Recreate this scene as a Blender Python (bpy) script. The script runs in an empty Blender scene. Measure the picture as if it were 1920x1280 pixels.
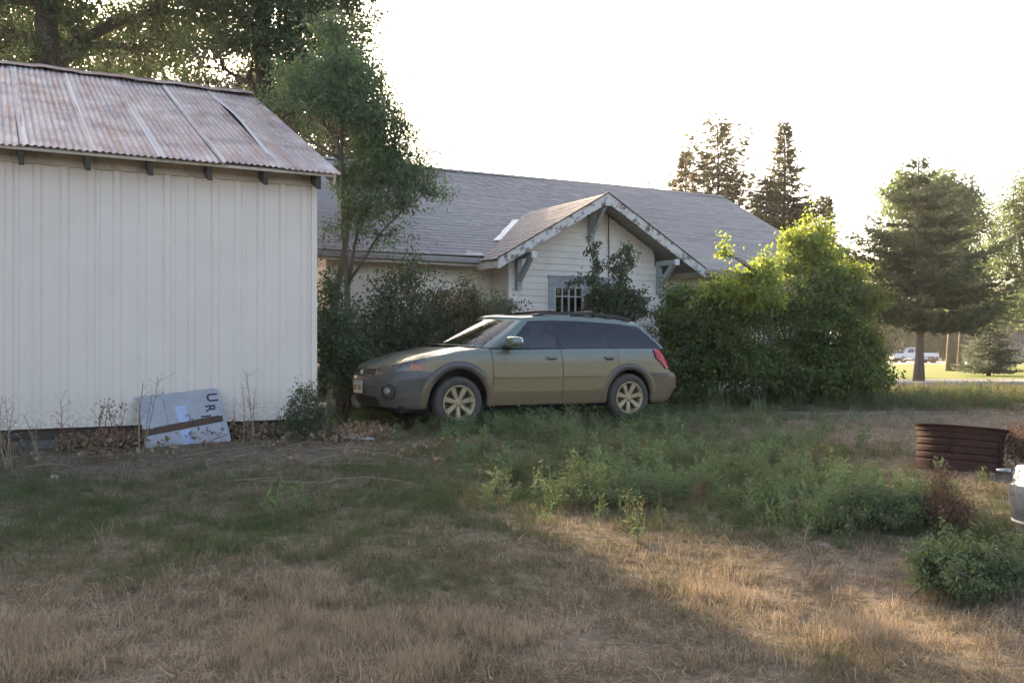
import bpy, bmesh, math, random
import numpy as np
from mathutils import Vector, Matrix

random.seed(7)
rng = np.random.default_rng(11)
S = bpy.context.scene
COL = S.collection
R = math.radians
HAZE = .0004                   # density of the added haze
CZ = 1.25                      # height of the lens above world zero
F = 1800.0                     # focal length in photograph pixels
HORIZON = 648.0

# ---------------------------------------------------------------- camera
cam = bpy.data.cameras.new('camera')
camo = bpy.data.objects.new('camera', cam)
COL.objects.link(camo)
cam.sensor_width = 36.0
cam.lens = 36.0 * F / 1920.0
cam.clip_end = 6000
cam.clip_start = 0.1
camo.location = (0, 0, CZ)
camo.rotation_euler = (R(90) + math.atan((HORIZON - 640) / F), 0, 0)
S.camera = camo

# ---------------------------------------------------------------- sky, sun, exposure
SUN_AZ = -24.0                 # degrees, seen from the camera, left of straight ahead
SUN_EL = 21.0
world = bpy.data.worlds.new('World')
S.world = world
world.use_nodes = True
wn = world.node_tree
wn.nodes.clear()
sky = wn.nodes.new('ShaderNodeTexSky')
sky.sky_type = 'NISHITA'
sky.sun_disc = False
sky.sun_elevation = R(SUN_EL)
sky.sun_rotation = R(SUN_AZ)
sky.air_density = 0.8
sky.dust_density = 4.5
sky.ozone_density = 1.0
bg = wn.nodes.new('ShaderNodeBackground')
bg.inputs['Strength'].default_value = 0.15
wo = wn.nodes.new('ShaderNodeOutputWorld')
wn.links.new(sky.outputs[0], bg.inputs[0])
wn.links.new(bg.outputs[0], wo.inputs[0])

sun = bpy.data.lights.new('sun', 'SUN')
suno = bpy.data.objects.new('sun', sun)
COL.objects.link(suno)
sun.energy = 5.0
sun.angle = R(0.6)
sun.color = (1.0, 0.80, 0.56)
az, el = R(SUN_AZ), R(SUN_EL)
SUND = Vector((math.sin(az) * math.cos(el), math.cos(az) * math.cos(el), math.sin(el)))   # towards the sun
suno.rotation_euler = SUND.to_track_quat('Z', 'Y').to_euler()

S.view_settings.view_transform = 'Standard'
S.view_settings.look = 'None'
S.view_settings.exposure = 2.0
S.view_settings.use_white_balance = True       # the camera's daylight-shade setting
S.view_settings.white_balance_temperature = 7200
S.view_settings.white_balance_tint = 12
S.view_settings.gamma = 1.0
S.render.engine = 'CYCLES'
S.cycles.max_bounces = 8
S.cycles.diffuse_bounces = 3
S.cycles.transparent_max_bounces = 12
S.cycles.use_denoising = True
S.cycles.caustics_reflective = False
S.cycles.caustics_refractive = False

# ---------------------------------------------------------------- frames of reference
U = np.array([.8746, .4848]); V = np.array([-.4848, .8746])
P0 = np.array([-.675, 12.27])


def FP(s, w, z):
    """yard frame: s along the shed wall / car / house, w backwards, z relative to the lens"""
    q = P0 + s * U + w * V
    return (q[0], q[1], z + CZ)


_gy = np.array([-60, 2, 6, 10, 17, 25, 35, 50, 75, 110, 200, 4000.])
_gz = np.array([-1.30, -1.24, -1.17, -1.06, -1.06, -1.16, -1.42, -1.58, -1.75, -2.02, -2.1, -2.3])


def gz(x, y):
    x = np.asarray(x, float); y = np.asarray(y, float)
    z = np.interp(y, _gy, _gz) + CZ
    near = np.clip(1 - y / 60, 0, 1)
    z = z + near * (.018 * np.sin(x * 1.7 + y * .6) + .014 * np.sin(y * 2.3 - x * .8 + 1) + .010 * np.sin(x * 4.1 + 2) * np.cos(y * 3.7))
    return z


def G(x, y):
    return float(gz(x, y))


def at(px, py, d):
    """point seen at a photograph pixel at depth d"""
    return np.array([(px - 960) / F * d, d, CZ + (HORIZON - py) / F * d])


def gp(px, d):
    x = (px - 960) / F * d
    return np.array([x, d, G(x, d)])


def topix(x, y, z):
    return 960 + F * x / y, HORIZON - F * (z - CZ) / y

# ---------------------------------------------------------------- materials
M = {}


def nt(name):
    m = bpy.data.materials.new(name)
    m.use_nodes = True
    t = m.node_tree
    t.nodes.clear()
    out = t.nodes.new('ShaderNodeOutputMaterial')
    return m, t, out


def node(t, typ, **kw):
    n = t.nodes.new(typ)
    for k, v in kw.items():
        setattr(n, k, v)
    return n


def noise(t, scale, detail=4, vec=None, rough=.6, dist=0):
    n = t.nodes.new('ShaderNodeTexNoise')
    n.inputs['Scale'].default_value = scale
    n.inputs['Detail'].default_value = detail
    n.inputs['Roughness'].default_value = rough
    n.inputs['Distortion'].default_value = dist
    if vec is not None:
        t.links.new(vec, n.inputs['Vector'])
    return n


def ramp(t, src, stops, interp='LINEAR'):
    r = t.nodes.new('ShaderNodeValToRGB')
    r.color_ramp.interpolation = interp
    el_ = r.color_ramp.elements
    while len(el_) > 1:
        el_.remove(el_[-1])
    for i, (p, c) in enumerate(stops):
        e = el_[0] if i == 0 else el_.new(p)
        e.position = p
        e.color = (c[0], c[1], c[2], 1) if len(c) == 3 else c
    t.links.new(src, r.inputs[0])
    return r


def mixc(t, f, a, b, mode='MIX'):
    n = t.nodes.new('ShaderNodeMix')
    n.data_type = 'RGBA'
    n.blend_type = mode
    for sock, v in ((n.inputs[0], f), (n.inputs[6], a), (n.inputs[7], b)):
        if hasattr(v, 'links'):
            t.links.new(v, sock)
        elif isinstance(v, (int, float)):
            sock.default_value = v
        else:
            sock.default_value = (v[0], v[1], v[2], 1)
    return n.outputs[2]


def mathn(t, op, a, b=None, clamp=False):
    n = t.nodes.new('ShaderNodeMath')
    n.operation = op
    n.use_clamp = clamp
    for i, v in enumerate((a, b)):
        if v is None:
            continue
        if hasattr(v, 'links'):
            t.links.new(v, n.inputs[i])
        else:
            n.inputs[i].default_value = v
    return n.outputs[0]


def coords(t, scale=None, rot=None, kind='Object'):
    tc = t.nodes.new('ShaderNodeTexCoord')
    o = tc.outputs[kind]
    if scale or rot:
        mp = t.nodes.new('ShaderNodeMapping')
        if scale:
            mp.inputs['Scale'].default_value = scale
        if rot:
            mp.inputs['Rotation'].default_value = rot
        t.links.new(o, mp.inputs[0])
        o = mp.outputs[0]
    return o


def surf(name, c1, c2, scale=6, rough=.75, metal=0, bump=.0, bscale=40, c3=None, s3=2, t3=(.52, .68), stretch=None, rvar=.1, spec=.5, objrand=0.0):
    m, t, out = nt(name)
    b = node(t, 'ShaderNodeBsdfPrincipled')
    v = coords(t, stretch)
    n1 = noise(t, scale, 5, v)
    r1 = ramp(t, n1.outputs[0], [(.32, c1), (.68, c2)])
    colr = r1.outputs[0]
    if c3 is not None:
        n3 = noise(t, s3, 6, v, .7)
        r3 = ramp(t, n3.outputs[0], [(t3[0], (0, 0, 0)), (t3[1], (1, 1, 1))])
        colr = mixc(t, r3.outputs[0], colr, c3)
    if objrand:
        oi = node(t, 'ShaderNodeObjectInfo')
        hv = node(t, 'ShaderNodeHueSaturation')
        hv.inputs['Saturation'].default_value = 1
        t.links.new(mathn(t, 'ADD', mathn(t, 'MULTIPLY', oi.outputs['Random'], 2 * objrand), 1 - objrand), hv.inputs['Value'])
        t.links.new(colr, hv.inputs['Color'])
        colr = hv.outputs[0]
    t.links.new(colr, b.inputs['Base Color'])
    rr = ramp(t, n1.outputs[0], [(.3, (rough - rvar,) * 3), (.7, (min(1, rough + rvar),) * 3)])
    t.links.new(rr.outputs[0], b.inputs['Roughness'])
    b.inputs['Metallic'].default_value = metal
    b.inputs['Specular IOR Level'].default_value = spec
    if bump:
        n2 = noise(t, bscale, 4, v)
        bp = node(t, 'ShaderNodeBump')
        bp.inputs['Strength'].default_value = bump
        bp.inputs['Distance'].default_value = .02
        t.links.new(n2.outputs[0], bp.inputs['Height'])
        t.links.new(bp.outputs[0], b.inputs['Normal'])
    t.links.new(b.outputs[0], out.inputs[0])
    M[name] = m
    return m


def leafmat(name, stops, trans=.4, attr='lc', gloss=.025):
    m, t, out = nt(name)
    a = node(t, 'ShaderNodeAttribute', attribute_name=attr)
    r = ramp(t, a.outputs['Fac'], stops)
    d = node(t, 'ShaderNodeBsdfDiffuse')
    tr = node(t, 'ShaderNodeBsdfTranslucent')
    t.links.new(r.outputs[0], d.inputs[0])
    hv = node(t, 'ShaderNodeHueSaturation')
    hv.inputs['Hue'].default_value = .485
    hv.inputs['Saturation'].default_value = 1.1
    hv.inputs['Value'].default_value = 1.5
    t.links.new(r.outputs[0], hv.inputs['Color'])
    t.links.new(hv.outputs[0], tr.inputs[0])
    mx = node(t, 'ShaderNodeMixShader')
    mx.inputs[0].default_value = trans
    t.links.new(d.outputs[0], mx.inputs[1]); t.links.new(tr.outputs[0], mx.inputs[2])
    g = node(t, 'ShaderNodeBsdfGlossy')
    g.inputs['Roughness'].default_value = .45
    g.inputs[0].default_value = (1, 1, 1, 1)
    m2 = node(t, 'ShaderNodeMixShader')
    m2.inputs[0].default_value = gloss
    t.links.new(mx.outputs[0], m2.inputs[1]); t.links.new(g.outputs[0], m2.inputs[2])
    t.links.new(m2.outputs[0], out.inputs[0])
    M[name] = m
    return m


def tuftmat(name, stops, trans=.35):
    """grass blade: colour by the tuft's own tint plus a little per tuft and along the blade"""
    m, t, out = nt(name)
    a = node(t, 'ShaderNodeAttribute', attribute_name='tint')
    a.attribute_type = 'INSTANCER'
    b = node(t, 'ShaderNodeAttribute', attribute_name='lc')
    f = mathn(t, 'ADD', a.outputs['Fac'], mathn(t, 'MULTIPLY', mathn(t, 'SUBTRACT', b.outputs['Fac'], .5), .55), True)
    r = ramp(t, f, stops)
    d = node(t, 'ShaderNodeBsdfDiffuse')
    tr = node(t, 'ShaderNodeBsdfTranslucent')
    t.links.new(r.outputs[0], d.inputs[0]); t.links.new(r.outputs[0], tr.inputs[0])
    mx = node(t, 'ShaderNodeMixShader')
    mx.inputs[0].default_value = trans
    t.links.new(d.outputs[0], mx.inputs[1]); t.links.new(tr.outputs[0], mx.inputs[2])
    t.links.new(mx.outputs[0], out.inputs[0])
    M[name] = m
    return m


m, t, out = nt('white_steel')
b = node(t, 'ShaderNodeBsdfPrincipled')
v = coords(t); vs_ = coords(t, (1, 1, .12))
sx = node(t, 'ShaderNodeSeparateXYZ'); t.links.new(v, sx.inputs[0])
na = noise(t, 1.1, 5, v); nb = noise(t, 7, 5, vs_, .7); nc_ = noise(t, 22, 4, v, .7)
c = ramp(t, na.outputs[0], [(.3, (.80, .68, .575)), (.7, (.87, .75, .64))]).outputs[0]
c = mixc(t, mathn(t, 'MULTIPLY', ramp(t, nb.outputs[0], [(.55, (0, 0, 0)), (.75, (1, 1, 1))]).outputs[0], .12), c, (.46, .38, .31))
spl = mathn(t, 'MULTIPLY', ramp(t, sx.outputs[2], [(.20, (1, 1, 1)), (.30, (.5, .5, .5)), (.62, (0, 0, 0))]).outputs[0], ramp(t, nc_.outputs[0], [(.40, (0, 0, 0)), (.62, (1, 1, 1))]).outputs[0])
c = mixc(t, mathn(t, 'MULTIPLY', spl, .6), c, (.36, .29, .23))
t.links.new(c, b.inputs['Base Color']); b.inputs['Roughness'].default_value = .45
bp = node(t, 'ShaderNodeBump'); bp.inputs['Strength'].default_value = .12; bp.inputs['Distance'].default_value = .02
nd = noise(t, 2.2, 3, v); t.links.new(nd.outputs[0], bp.inputs['Height']); t.links.new(bp.outputs[0], b.inputs['Normal'])
t.links.new(b.outputs[0], out.inputs[0]); M['white_steel'] = m
surf('trim_wood', (.62, .54, .45), (.70, .62, .53), 8, .8, 0, .15, 60, c3=(.45, .38, .32), s3=5)
surf('dark_wood', (.055, .042, .036), (.10, .078, .066), 10, .9, 0, .3, 60)
surf('concrete', (.13, .112, .098), (.19, .165, .145), 12, .95, 0, .2, 60)
surf('rust_bar', (.075, .045, .030), (.135, .080, .050), 22, .85, .1, .25, 90)
surf('rust_ring', (.050, .020, .014), (.085, .036, .023), 14, .95, .05, .25, 80, c3=(.032, .014, .011), s3=5)
surf('siding', (.84, .73, .61), (.89, .80, .69), 5, .75, 0, .08, 50, c3=(.66, .585, .50), s3=2.2, t3=(.56, .8), objrand=.05)
surf('grey_paint', (.36, .38, .39), (.44, .46, .46), 9, .7, 0, .1, 60, c3=(.27, .25, .23), s3=6)
surf('peeling_paint', (.60, .57, .52), (.68, .65, .60), 9, .8, 0, .3, 40, c3=(.20, .145, .115), s3=7, t3=(.50, .60))
surf('soffit', (.26, .25, .23), (.34, .33, .30), 9, .85)
surf('flashing', (.62, .63, .63), (.72, .73, .72), 12, .5, .2, c3=(.36, .27, .22), s3=9)
surf('gutter', (.34, .29, .27), (.44, .39, .36), 10, .7)
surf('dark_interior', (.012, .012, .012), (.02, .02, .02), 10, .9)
surf('cable', (.03, .03, .03), (.04, .04, .04), 10, .6)
surf('tyre', (.055, .048, .042), (.11, .09, .07), 16, .9, 0, .2, 60)
surf('black_plastic', (.018, .018, .019), (.03, .03, .03), 20, .55)
surf('seat_cloth', (.16, .145, .12), (.20, .18, .15), 20, .9)
surf('rim_alloy', (.42, .31, .175), (.53, .41, .25), 18, .5, .3, c3=(.28, .19, .10), s3=9)
surf('rim_dark', (.05, .042, .035), (.08, .068, .055), 20, .8)
surf('chrome', (.80, .80, .80), (.88, .88, .88), 20, .18, .95)
surf('galvanised', (.42, .41, .39), (.60, .59, .57), 26, .38, .7, .12, 60, c3=(.25, .23, .21), s3=12)
surf('cream_enamel', (.55, .47, .36), (.62, .54, .42), 16, .6)
surf('bark', (.13, .105, .085), (.20, .165, .135), 14, .95, 0, .8, 30, stretch=(1, 1, .25))
surf('pale_bark', (.13, .105, .085), (.20, .165, .135), 12, .95, 0, .8, 26, stretch=(1, 1, .25))
surf('dark_bark', (.060, .050, .042), (.10, .084, .07), 14, .95, 0, .8, 30, stretch=(1, 1, .25))
surf('asphalt', (.17, .165, .16), (.22, .215, .21), 30, .9)
surf('sidewalk_concrete', (.40, .37, .34), (.47, .44, .40), 8, .9)
surf('truck_white', (.74, .75, .77), (.78, .79, .81), 4, .35)
surf('far_siding', (.17, .15, .14), (.22, .20, .185), 4, .85)
surf('far_roof', (.13, .115, .115), (.17, .15, .15), 6, .9)
surf('maroon_paint', (.17, .035, .035), (.20, .045, .04), 6, .6)
surf('dark_car', (.02, .023, .03), (.03, .033, .04), 4, .3)
surf('dry_stem', (.24, .18, .125), (.34, .265, .185), 20, .9)
surf('red_stem', (.16, .075, .05), (.26, .13, .08), 20, .9)
surf('plate_white', (.68, .72, .62), (.74, .77, .68), 20, .5)
surf('plate_green', (.20, .42, .30), (.26, .48, .34), 20, .5)
surf('plate_brown', (.36, .17, .09), (.48, .25, .14), 60, .5)
surf('black_letter', (.025, .025, .04), (.05, .05, .07), 30, .6)
surf('pale_blue_paint', (.36, .42, .58), (.42, .48, .62), 14, .6)
surf('orange_plastic', (.42, .15, .085), (.52, .21, .12), 12, .25)
surf('red_plastic', (.42, .018, .03), (.50, .025, .035), 12, .18)
surf('lamp_reflector', (.62, .63, .61), (.74, .74, .71), 12, .22, .5)
surf('lamp_housing', (.20, .205, .20), (.30, .30, .29), 12, .3, .5)
surf('stone', (.24, .21, .185), (.34, .30, .265), 12, .95, 0, .3, 30)
surf('orange_box', (.66, .36, .24), (.74, .46, .33), 10, .6)

# galvanised rusting roof sheets: streaked along the slope, each sheet its own mix
m, t, out = nt('rusty_roof')
b = node(t, 'ShaderNodeBsdfPrincipled')
oi = node(t, 'ShaderNodeObjectInfo')
tc = node(t, 'ShaderNodeTexCoord')
vm = node(t, 'ShaderNodeVectorMath', operation='ADD')
t.links.new(tc.outputs['UV'], vm.inputs[0])
cmb = node(t, 'ShaderNodeCombineXYZ')
t.links.new(mathn(t, 'MULTIPLY', oi.outputs['Random'], 37.0), cmb.inputs[0])
t.links.new(cmb.outputs[0], vm.inputs[1])
mp = node(t, 'ShaderNodeMapping'); mp.inputs['Scale'].default_value = (1, .07, 1)
t.links.new(vm.outputs[0], mp.inputs[0])
na = noise(t, 7.5, 6, mp.outputs[0], .7)
nb = noise(t, 2.1, 4, vm.outputs[0], .65)
ncn = noise(t, 24, 3, mp.outputs[0], .7)
ca = ramp(t, na.outputs[0], [(.32, (.15, .145, .17)), (.42, (.32, .305, .32)), (.50, (.42, .355, .335)), (.56, (.33, .19, .14)), (.66, (.23, .105, .07))])
cb = ramp(t, nb.outputs[0], [(.38, (.11, .10, .125)), (.48, (.31, .25, .24)), (.56, (.40, .33, .31)), (.66, (.58, .56, .55))])
cc = mixc(t, .55, ca.outputs[0], cb.outputs[0])
cc = mixc(t, mathn(t, 'MULTIPLY', ramp(t, ncn.outputs[0], [(.5, (0, 0, 0)), (.7, (1, 1, 1))]).outputs[0], .35), cc, (.54, .52, .52))
# the overlapped bare margin of each sheet is cleaner zinc
ux = node(t, 'ShaderNodeSeparateXYZ'); t.links.new(tc.outputs['UV'], ux.inputs[0])
em = ramp(t, ux.outputs[0], [(0.0, (1, 1, 1)), (.055, (.8, .8, .8)), (.085, (0, 0, 0))])
cc = mixc(t, mathn(t, 'MULTIPLY', em.outputs[0], .75), cc, (.58, .58, .57))
t.links.new(cc, b.inputs['Base Color'])
b.inputs['Metallic'].default_value = .15
b.inputs['Roughness'].default_value = .62
t.links.new(b.outputs[0], out.inputs[0])
M['rusty_roof'] = m

# sign panel
m, t, out = nt('sign_aluminium')
b = node(t, 'ShaderNodeBsdfPrincipled')
v = coords(t)
n1 = noise(t, 5, 5, v); n2 = noise(t, 30, 3, v)
c = ramp(t, n1.outputs[0], [(.3, (.33, .33, .34)), (.7, (.43, .43, .43))])
c = mixc(t, mathn(t, 'MULTIPLY', ramp(t, n2.outputs[0], [(.6, (0, 0, 0)), (.72, (1, 1, 1))]).outputs[0], .5), c.outputs[0], (.30, .27, .25))
t.links.new(c, b.inputs['Base Color'])
b.inputs['Metallic'].default_value = .25; b.inputs['Roughness'].default_value = .5
t.links.new(b.outputs[0], out.inputs[0]); M['sign_aluminium'] = m

# shingles, coloured tab by tab
m, t, out = nt('shingle')
b = node(t, 'ShaderNodeBsdfPrincipled')
a = node(t, 'ShaderNodeAttribute', attribute_name='lc')
r = ramp(t, a.outputs['Fac'], [(0, (.27, .248, .235)), (.5, (.335, .310, .290)), (1, (.40, .370, .345))])
v = coords(t)
n1 = noise(t, 90, 2, v); n2 = noise(t, .9, 4, v)
c = mixc(t, mathn(t, 'MULTIPLY', n1.outputs[0], .4), r.outputs[0], (.23, .215, .215))
c = mixc(t, ramp(t, n2.outputs[0], [(.5, (0, 0, 0)), (.75, (.6, .6, .6))]).outputs[0], c, (.36, .32, .295))
t.links.new(c, b.inputs['Base Color'])
b.inputs['Roughness'].default_value = .95
t.links.new(b.outputs[0], out.inputs[0]); M['shingle'] = m


def carpaint(name, base, dust_lo, dust_hi, metal=.5, rough=.3, dusty=(.35, .98)):
    """metallic paint with road dust that thins out upwards on the panels"""
    m, t, out = nt(name)
    b = node(t, 'ShaderNodeBsdfPrincipled')
    v = coords(t)
    sx = node(t, 'ShaderNodeSeparateXYZ'); t.links.new(v, sx.inputs[0])
    n1 = noise(t, 7, 6, v, .7); n2 = noise(t, 45, 3, v)
    hh = mathn(t, 'ADD', sx.outputs[2], mathn(t, 'MULTIPLY', mathn(t, 'SUBTRACT', n1.outputs[0], .5), .18))
    f = ramp(t, hh, [(dusty[0], (.92, .92, .92)), (dusty[1] - .14, (.78, .78, .78)), (dusty[1] - .03, (.22, .22, .22)), (min(1, dusty[1] + .05), (.10, .10, .10))])
    dustc = ramp(t, n2.outputs[0], [(.3, dust_lo), (.7, dust_hi)])
    c = mixc(t, f.outputs[0], base, dustc.outputs[0])
    t.links.new(c, b.inputs['Base Color'])
    t.links.new(mathn(t, 'MULTIPLY', mathn(t, 'SUBTRACT', 1.0, f.outputs[0]), metal), b.inputs['Metallic'])
    t.links.new(mathn(t, 'ADD', mathn(t, 'MULTIPLY', f.outputs[0], .5), rough), b.inputs['Roughness'])
    b.inputs['Coat Weight'].default_value = .5
    b.inputs['Coat Roughness'].default_value = .12
    t.links.new(b.outputs[0], out.inputs[0]); M[name] = m


carpaint('green_paint', (.175, .225, .20), (.255, .162, .062), (.335, .222, .095))
carpaint('green_clean', (.175, .225, .20), (.25, .21, .15), (.31, .27, .20), .55, .24, (.30, .62))
carpaint('bumper_shaded', (.075, .070, .066), (.125, .100, .074), (.165, .135, .10), .1, .5, (.15, .62))  # greyer cladding, darkened so the front end's shade sits in the colour
carpaint('bronze_cladding', (.085, .076, .070), (.185, .12, .058), (.24, .165, .085), .1, .5, (.2, .72))

# glass: dark tinted panes
def glass(name, tint, gl=.10, rough=.02):
    m, t, out = nt(name)
    tr = node(t, 'ShaderNodeBsdfTransparent'); tr.inputs[0].default_value = (*tint, 1)
    g = node(t, 'ShaderNodeBsdfGlossy'); g.inputs['Roughness'].default_value = rough
    fr = node(t, 'ShaderNodeFresnel'); fr.inputs[0].default_value = 1.52
    mx = node(t, 'ShaderNodeMixShader')
    t.links.new(mathn(t, 'ADD', fr.outputs[0], gl, True), mx.inputs[0])
    t.links.new(tr.outputs[0], mx.inputs[1]); t.links.new(g.outputs[0], mx.inputs[2])
    t.links.new(mx.outputs[0], out.inputs[0]); M[name] = m


glass('tinted_glass', (.08, .085, .10), .045)
glass('clear_glass', (.58, .62, .60), .05)
glass('house_glass', (.16, .17, .16), .03)
glass('lens_glass', (.80, .82, .82), .03)

# foliage
leafmat('leaf_big', [(0, (.050, .085, .034)), (.5, (.078, .118, .058)), (1, (.12, .16, .085))], .24)
leafmat('leaf_elm', [(0, (.085, .135, .066)), (.5, (.13, .190, .090)), (1, (.19, .255, .13))], .45)
leafmat('leaf_lilac', [(0, (.056, .080, .042)), (.55, (.088, .122, .060)), (.85, (.125, .135, .07)), (1, (.19, .12, .07))], .35)
leafmat('leaf_red', [(0, (.085, .115, .05)), (.5, (.125, .125, .060)), (1, (.22, .14, .075))], .4)
leafmat('leaf_bush', [(0, (.055, .085, .028)), (.45, (.105, .155, .046)), (.8, (.18, .235, .07)), (1, (.27, .31, .11))], .52)
leafmat('leaf_olive', [(0, (.11, .13, .038)), (.5, (.165, .185, .055)), (1, (.24, .25, .08))], .5)
leafmat('leaf_bright', [(0, (.15, .21, .050)), (.5, (.22, .29, .075)), (1, (.30, .35, .11))], .6)
leafmat('leaf_cotton', [(0, (.07, .105, .045)), (.5, (.10, .15, .065)), (1, (.16, .20, .10))], .45)
leafmat('needle_spruce', [(0, (.038, .062, .032)), (.5, (.066, .096, .048)), (1, (.125, .145, .075))], .25)
leafmat('needle_brown', [(0, (.055, .062, .034)), (.5, (.090, .092, .050)), (1, (.15, .135, .075))], .3)
leafmat('needle_blue', [(0, (.075, .098, .070)), (.5, (.115, .142, .105)), (1, (.18, .20, .15))], .25)
leafmat('leaf_dead', [(0, (.15, .10, .065)), (.5, (.25, .18, .11)), (1, (.40, .32, .20))], .3)
leafmat('leaf_rust', [(0, (.105, .062, .040)), (.5, (.165, .098, .060)), (1, (.25, .165, .10))], .3)
leafmat('leaf_weed', [(0, (.068, .100, .046)), (.5, (.105, .148, .066)), (1, (.15, .195, .085))], .4)
leafmat('leaf_far', [(0, (.020, .034, .014)), (.5, (.034, .052, .020)), (1, (.060, .078, .032))], .25)
leafmat('leaf_rosette', [(0, (.12, .17, .05)), (1, (.22, .27, .10))], .4)
tuftmat('grass_blade', [(0, (.46, .37, .255)), (.12, (.34, .26, .180)), (.28, (.225, .175, .122)), (.46, (.165, .150, .088)), (.62, (.125, .138, .066)), (.8, (.108, .138, .056)), (1, (.108, .150, .058))])
tuftmat('weed_blade', [(0, (.24, .16, .10)), (.3, (.18, .16, .085)), (.6, (.145, .185, .085)), (1, (.20, .26, .12))])

# ground: bare soil and thatch, greener where the vertex attribute says that grass grows
m, t, out = nt('soil')
b = node(t, 'ShaderNodeBsdfPrincipled')
v = coords(t)
a = node(t, 'ShaderNodeAttribute', attribute_name='green')
n1 = noise(t, 1.3, 6, v, .65); n2 = noise(t, 14, 5, v, .7); n3 = noise(t, 60, 3, v, .7)
dry = ramp(t, n2.outputs[0], [(.28, (.095, .076, .062)), (.5, (.175, .138, .106)), (.72, (.30, .24, .178))])
grn = ramp(t, n2.outputs[0], [(.28, (.075, .070, .044)), (.55, (.125, .122, .070)), (.75, (.21, .18, .11))])
f = mathn(t, 'ADD', a.outputs['Fac'], mathn(t, 'MULTIPLY', mathn(t, 'SUBTRACT', n1.outputs[0], .5), .8), True)
c = mixc(t, f, dry.outputs[0], grn.outputs[0])
t.links.new(c, b.inputs['Base Color'])
b.inputs['Roughness'].default_value = 1
b.inputs['Specular IOR Level'].default_value = .1
bp = node(t, 'ShaderNodeBump'); bp.inputs['Strength'].default_value = .7; bp.inputs['Distance'].default_value = .03
t.links.new(mathn(t, 'ADD', n2.outputs[0], mathn(t, 'MULTIPLY', n3.outputs[0], .5)), bp.inputs['Height'])
t.links.new(bp.outputs[0], b.inputs['Normal'])
t.links.new(b.outputs[0], out.inputs[0]); M['soil'] = m
surf('lawn_turf', (.085, .135, .030), (.13, .175, .045), 2.5, 1, 0, .5, 40, c3=(.22, .20, .08), s3=.35, t3=(.45, .65), spec=.1)
surf('track_dirt', (.17, .135, .11), (.25, .205, .165), 5, 1, 0, .5, 30, c3=(.12, .095, .075), s3=2, spec=.1)

# ---------------------------------------------------------------- mesh helpers
def root_origin(o):
    v = Vector((0, 0, 0))
    while o is not None:
        v = v + Vector(o.location); o = o.parent
    return v


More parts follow.
